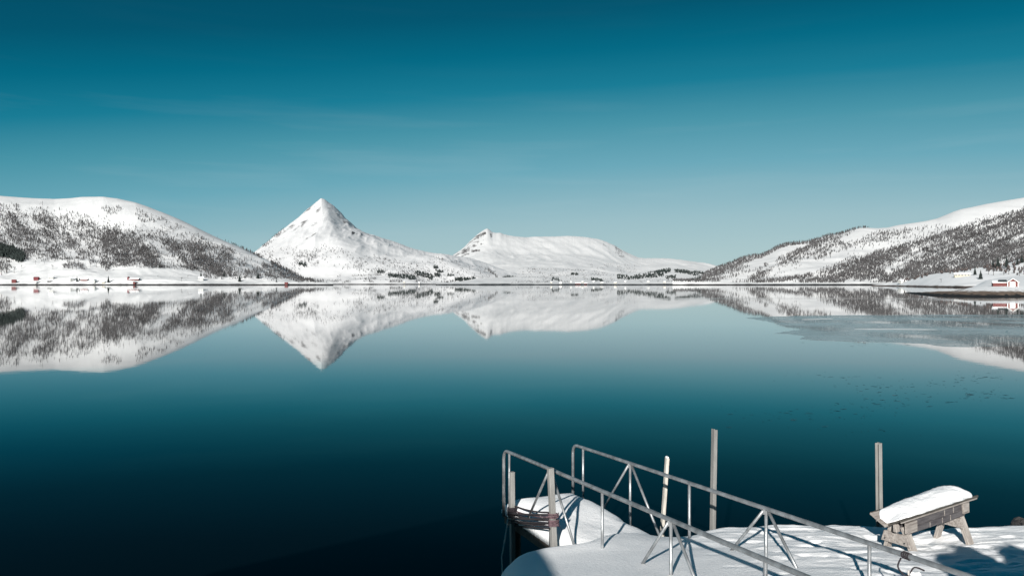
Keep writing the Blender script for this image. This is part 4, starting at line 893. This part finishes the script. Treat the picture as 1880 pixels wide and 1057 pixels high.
# ------------------------------------------------------------------ ropes
pa = lambda z: Vector((0.545 + 0.045 * (2.42 - z), 11.15, z)); pb = lambda z: Vector((0.0, 12.75, z))
def coil(b, c, z0, turns, r, rr, seed):
    q = random.Random(seed); pts = []
    for i in range(turns * 14 + 1):
        a = 2 * math.pi * i / 14; pts.append(c(z0 + 0.022 * i / 14 + q.uniform(-0.004, 0.004)) + Vector((r * math.cos(a), r * math.sin(a), 0)))
    return b.tube(pts, rr, 6)
def strand(b, p, q, sag, rr):
    return b.tube([p.lerp(q, t / 10) - Vector((0, 0, sag * 4 * (t / 10) * (1 - t / 10))) for t in range(11)], rr, 6)
rope = empty('mooring_rope', (pa(1.6).x, pa(1.6).y, 1.6)); ro = rope.location
def rl(b): b.v = [v - ro for v in b.v]; return b
b = MB(); coil(b, pa, 1.64, 4, 0.070, 0.011, 1); coil(b, pa, 1.75, 3, 0.071, 0.010, 2); rl(b).build('post_coil', M_rope_pink, rope, True)
b = MB(); coil(b, pb, 1.32, 6, 0.066, 0.012, 3); rl(b).build('end_coil', M_rope, rope, True)
q = random.Random(4)
for i in range(9):
    b = strand(MB(), pa(1.62 + 0.026 * i) + Vector((-0.07, -0.05 + 0.02 * (i % 3), 0)), pb(1.20 + 0.030 * i + q.uniform(-0.05, 0.05)) + Vector((0.05 * (-1) ** i, -0.06, 0)), q.uniform(0.0, 0.03), q.choice([0.011, 0.013, 0.016]))
    rl(b).build('strand', M_rope_pink if i == 6 else M_rope, rope, True)
tag(rope, 'dark old mooring rope strung in many turns between two square posts', 'rope')
hr = MB(); strand(hr, pb(1.30) + Vector((-0.06, -0.05, 0)), Vector((-0.16, 12.5, 0.75)), 0.03, 0.014); strand(hr, Vector((-0.16, 12.5, 0.75)), Vector((-0.12, 12.3, -0.1)), 0.02, 0.012)
tag(hr.build('hanging_rope', M_rope_white, None, True), 'loose pale rope hanging from the outer square post into the water', 'rope')
hr = MB(); strand(hr, pa(1.18) + Vector((-0.06, -0.06, 0)), Vector((-0.1, 11.9, 0.1)), 0.10, 0.010)
tag(hr.build('hanging_rope', M_rope, None, True), 'slack dark rope running from the roped post down to the water', 'rope')
# rope tied to the far handrail
c = far0 + DV * 3.29 + Vector((0, 0, 0.045 * 3.29)); rt_ = empty('tied_rope', c); b = MB()
for j in range(4):
    pts = [dm * (0.022 * j - 0.03 + 0.004 * math.sin(i)) + pm * (0.030 * math.cos(2 * math.pi * i / 12)) + Vector((0, 0, 0.030 * math.sin(2 * math.pi * i / 12))) for i in range(13)]
    b.tube(pts, 0.007, 6)
b.build('lashing', M_rope, rt_, True)
kp = [Vector(q_) for q_ in ((-0.05, 0, -0.02), (-0.05, 0, -0.02), (-0.09, -0.02, -0.09), (-0.06, -0.04, -0.15), (0.0, -0.04, -0.17), (0.06, -0.03, -0.10), (0.16, -0.05, -0.13), (0.16, -0.05, -0.13))]; lp = []
for i in range(1, len(kp) - 2):
    for f_ in (0, 0.2, 0.4, 0.6, 0.8):
        lp.append(0.5 * (2 * kp[i] + (kp[i + 1] - kp[i - 1]) * f_ + (2 * kp[i - 1] - 5 * kp[i] + 4 * kp[i + 1] - kp[i + 2]) * f_ ** 2 + (3 * kp[i] - kp[i - 1] - 3 * kp[i + 1] + kp[i + 2]) * f_ ** 3))
b = MB().tube(lp, 0.008, 6); b.build('loop', M_rope, rt_, True)
b = MB().tube([(0.02, -0.04, -0.15), (0.05, -0.05, -0.17), (0.09, -0.05, -0.155), (0.12, -0.04, -0.175)], [0.02, 0.03, 0.025, 0.012], 8); b.build('frozen_end', M_snow, rt_, True)
b = MB().tube([(0.0, -0.04, -0.12), (0.004, -0.04, -0.30), (0.0, -0.04, -0.52)], 0.008, 6); b.build('tail', M_rope_white, rt_, True)
tag(rt_, 'dark rope lashed round the far handrail with a white tail', 'rope')

# ------------------------------------------------------------------ trestle
TA = math.atan2(0.51, 0.86); Z0 = 1.56; TILT = math.radians(-2.8)
tr = empty('trestle', (SH.x, SH.y, Z0)); tr.rotation_euler = (0, TILT, TA)
tag(tr, 'weathered wooden trestle carrying a snow filled trough', 'trestle')
def bar(a, b_, w, t_, name, m, parent, roll=None):
    a = Vector(a); b_ = Vector(b_); d_ = (b_ - a); L = d_.length; X = d_.normalized()
    Y = Vector((1, 0, 0)) if roll is None else Vector(roll); Y = (Y - X * Y.dot(X)).normalized(); Zv = X.cross(Y)
    M = Matrix((Y, Zv, X)).transposed().to_4x4(); M.translation = (a + b_) / 2
    bx = MB().box((0, 0, 0), (w, t_, L)); o = bx.build(name, m, parent, bevel=0.004); o.matrix_local = M; return o
def slab(pts4, th, name, m, parent):
    """four corners given, thickened along their normal"""
    p = [Vector(q) for q in pts4]; n_ = (p[1] - p[0]).cross(p[3] - p[0]).normalized() * th
    return MB().add(p + [q + n_ for q in p], [(0, 3, 2, 1), (4, 5, 6, 7), (0, 1, 5, 4), (1, 2, 6, 5), (2, 3, 7, 6), (3, 0, 4, 7)]).build(name, m, parent, bevel=0.004)
for ex, fx in ((-0.56, -0.53), (0.60, 0.63)):
    for s_g in (-1, 1):
        bar((fx, s_g * 0.255, -0.14), (ex, s_g * 0.075, 0.40), 0.115, 0.045, 'leg', M_wood, tr)
    slab([(ex - 0.085, -0.20, 0.175), (ex - 0.085, -0.155, 0.31), (ex - 0.085, 0.155, 0.31), (ex - 0.085, 0.20, 0.175)], -0.03, 'gusset', M_woodh, tr)
MB().box((0.02, 0, 0.39), (1.30, 0.09, 0.12)).build('beam', M_dark, tr, bevel=0.004)
MB().box((0.06, -0.128, 0.440), (1.34, 0.028, 0.105)).build('side_board', M_dark, tr, bevel=0.003)
MB().box((0.03, -0.146, 0.362), (1.20, 0.028, 0.075)).build('side_board', M_dark, tr, bevel=0.003)
MB().box((0.06, 0.128, 0.41), (1.34, 0.028, 0.15)).build('side_board', M_dark, tr, bevel=0.003)
MB().box((-0.555, -0.165, 0.412), (0.22, 0.032, 0.135)).build('patch_board', M_woodh, tr, bevel=0.004)
MB().box((0.64, -0.165, 0.425), (0.13, 0.032, 0.14)).build('patch_board', M_woodh, tr, bevel=0.004)
MB().box((0.745, -0.10, 0.42), (0.045, 0.06, 0.13)).build('patch_board', M_wood, tr, bevel=0.004)
for x_ in (-0.15, 0.12, 0.30): MB().box((x_, -0.1615, 0.362), (0.012, 0.004, 0.07)).build('pale_seam', M_woodh, tr)
for x_ in (0.20, 0.40): MB().box((x_, -0.1435, 0.445), (0.012, 0.004, 0.09)).build('pale_seam', M_woodh, tr)
# V-shaped trough of two boards with dark rims and a lighter batten
tg = slab([(-0.80, -0.012, 0.455), (0.85, -0.012, 0.455), (0.85, -0.185, 0.560), (-0.80, -0.185, 0.560)], 0.022, 'trough', M_tray, tr)
slab([(-0.84, 0.205, 0.560), (0.85, 0.205, 0.560), (0.85, -0.012, 0.440), (-0.84, -0.012, 0.440)], 0.024, 'trough_side', M_woodh, tg)
MB().box((0.03, -0.196, 0.548), (1.69, 0.022, 0.026)).build('rim', M_tray, tg, bevel=0.003)
MB().box((0.04, -0.186, 0.518), (1.66, 0.020, 0.020)).build('batten', M_woodh, tg, bevel=0.003)
MB().box((0.02, 0.208, 0.548), (1.69, 0.022, 0.026)).build('rim', M_tray, tg, bevel=0.003)
MB().box((-0.70, -0.06, 0.405), (0.06, 0.05, 0.10)).build('bracket', M_wood, tr, bevel=0.004)
for y_ in (-0.13, 0.14): MB().tube([(-0.66, y_, 0.215), (-0.63, y_, 0.215)], 0.009, 8).build('bolt', M_roof, tr)
# snow on the trough
nl, nw_ = 90, 26; ql = np.linspace(-0.80, 0.84, nl); tw = np.linspace(-1, 1, nw_); QL, TW = np.meshgrid(ql, tw, indexing='ij')
half = 0.205 * (1 - 0.55 * np.clip((-0.62 - QL) / 0.18, 0, 1) ** 1.5) * (1 - 0.35 * np.clip((QL - 0.7) / 0.14, 0, 1) ** 2)
base = 0.47 + 0.095 * np.abs(TW) * (half / 0.205)
hh = (0.04 + 0.105 * sstep(-0.85, 0.35, QL)) * np.clip((QL + 0.80) / 0.35, 0, 1) ** 0.7 * np.clip((0.845 - QL) / 0.22, 0, 1) ** 0.5
hh = hh * 0.84 * (1 + 0.22 * fbm(QL / 0.22, TW / 0.7, 4, 501)); ztop = 0.562
fill = np.clip((QL + 0.80) / 0.26, 0, 1) ** 0.8
zc = base * (1 - fill) + fill * ztop + hh * np.sqrt(np.clip(1 - np.abs(TW) ** 2.6, 0, 1)); yc = half * TW * (1 + 0.05 * fbm(QL / 0.12, TW * 0 + 3, 2, 507))
Vs = np.stack([QL, yc, zc], -1).reshape(-1, 3); Vl = np.stack([QL, yc * 0.95, base - 0.006], -1).reshape(-1, 3)
a = np.arange(nl * nw_).reshape(nl, nw_); Q = np.stack([a[:-1, :-1], a[1:, :-1], a[1:, 1:], a[:-1, 1:]], -1).reshape(-1, 4)
edge = np.concatenate([a[0, :], a[1:, -1], a[-1, -2::-1], a[-2:0:-1, 0]]); e2 = np.roll(edge, -1); nn = nl * nw_
sc_ = link('snow_heap', big_mesh('snow_heap', np.concatenate([Vs, Vl]), np.concatenate([Q, Q[:, ::-1] + nn, np.stack([edge, e2, e2 + nn, edge + nn], -1)]), M_snow, True))
sc_.location = (SH.x, SH.y, Z0); sc_.rotation_euler = (0, TILT, TA)
tag(sc_, 'thick smooth loaf of snow heaped in the trough of the wooden trestle', 'snow')

# ------------------------------------------------------------------ rocks
def rock_mesh(seed, n1=14, n2=9):
    r = random.Random(seed); b = MB(); vs = []; off = [[r.uniform(0.72, 1.15) for _ in range(n1)] for _ in range(n2 + 1)]
    for i in range(n2 + 1):
        ph = math.pi * i / n2
        for j in range(n1):
            th = 2 * math.pi * j / n1; k_ = off[i][j] if 0 < i < n2 else 1
            vs.append((k_ * math.sin(ph) * math.cos(th), k_ * math.sin(ph) * math.sin(th), 0.75 * k_ * math.cos(ph)))
    b.add(vs, [(i * n1 + j, (i + 1) * n1 + j, (i + 1) * n1 + (j + 1) % n1, i * n1 + (j + 1) % n1) for i in range(n2) for j in range(n1)])
    return mesh('rock', b.v, b.f, M_rock)
RK = [rock_mesh(s) for s in (1, 2, 3)]
def rockat(x, y, z, s, i, label, group=None):
    o = link('rock', RK[i % 3]); o.location = (x, y, z); o.scale = s; o.rotation_euler = (0, 0, random.uniform(0, 6)); return tag(o, label, 'rock', group)
for i, (x, y, z, s) in enumerate([(7.78, 12.2, 1.27, (0.22, 0.2, 0.22)), (8.1, 12.25, 1.3, (0.28, 0.2, 0.24)), (7.5, 12.2, 1.08, (0.18, 0.16, 0.2))]):
    rockat(x, y, z, s, i, 'dark rock poking up behind the snow to the right of the trestle', 'dark rocks right of the trestle')
for i, (x, y, z, s) in enumerate([(-0.38, 10.35, 0.62, (0.32, 0.4, 0.4)), (-0.25, 10.8, 0.35, (0.3, 0.28, 0.35)), (-0.7, 10.0, 0.6, (0.4, 0.4, 0.4)), (0.2, 11.05, 0.2, (0.4, 0.25, 0.35))]):
    rockat(x, y, z, s, i, 'dark wet rock at the foot of the shaded snow bank', 'wet rocks under the snow bank')

# ------------------------------------------------------------------ things behind the camera that shade the snow
sq, cq = math.sin(SUN_AZ), math.cos(SUN_AZ)
def pq(p, q, z): return Vector((q * cq + p * sq, -q * sq + p * cq, z))
bs = empty('boathouse', pq(-2.2, -5.2, 3.0), -SUN_AZ)
def bh(prof, y0, y1):
    n_ = len(prof); return MB().add([(x, y0, z) for x, z in prof] + [(x, y1, z) for x, z in prof], [tuple(range(n_)), tuple(reversed(range(n_, 2 * n_)))] + [((i + 1) % n_, i, n_ + i, n_ + (i + 1) % n_) for i in range(n_)])
EH, AH, HW = 2.55, 4.75, 3.5
bh([(-HW, -1), (HW, -1), (HW, EH), (0, AH), (-HW, EH)], -7, 0).build('wall', M_red, bs)
for s in (-1, 1):
    bh([(0, AH + 0.02), (s * (HW + 0.4), EH - 0.23), (s * (HW + 0.4), EH - 0.05), (0, AH + 0.2)], -7.3, 0.3).build('roof', M_roof, bs)
MB().box((0, 0.05, 1.1), (2.6, 0.1, 2.4)).build('door', M_white, bs)
tag(bs, 'red boathouse standing behind the camera', 'boathouse')
for i, (q_, zt, r_) in enumerate([(2.34, 4.92, 0.60), (3.06, 5.02, 0.62)]):  # unseen rounded blocks, added and sized to cast the humped shadow on the snow
    c = pq(3.6, q_, 0); g = 2.6; o = link('shadow_caster', RK[i + 1]); o.scale = (r_, r_, (zt - g) / 1.5 * 1.0); o.location = (c.x, c.y, (zt + g) / 2 - 0.1)
    o.data = RK[i + 1].copy(); o.data.polygons.foreach_set('use_smooth', [True] * len(o.data.polygons))
    md = o.modifiers.new('subd', 'SUBSURF'); md.levels = 2; md.render_levels = 2
    tag(o, 'tall rounded shadow caster added out of view beside the camera', 'rock', 'shadow casters beside the camera')
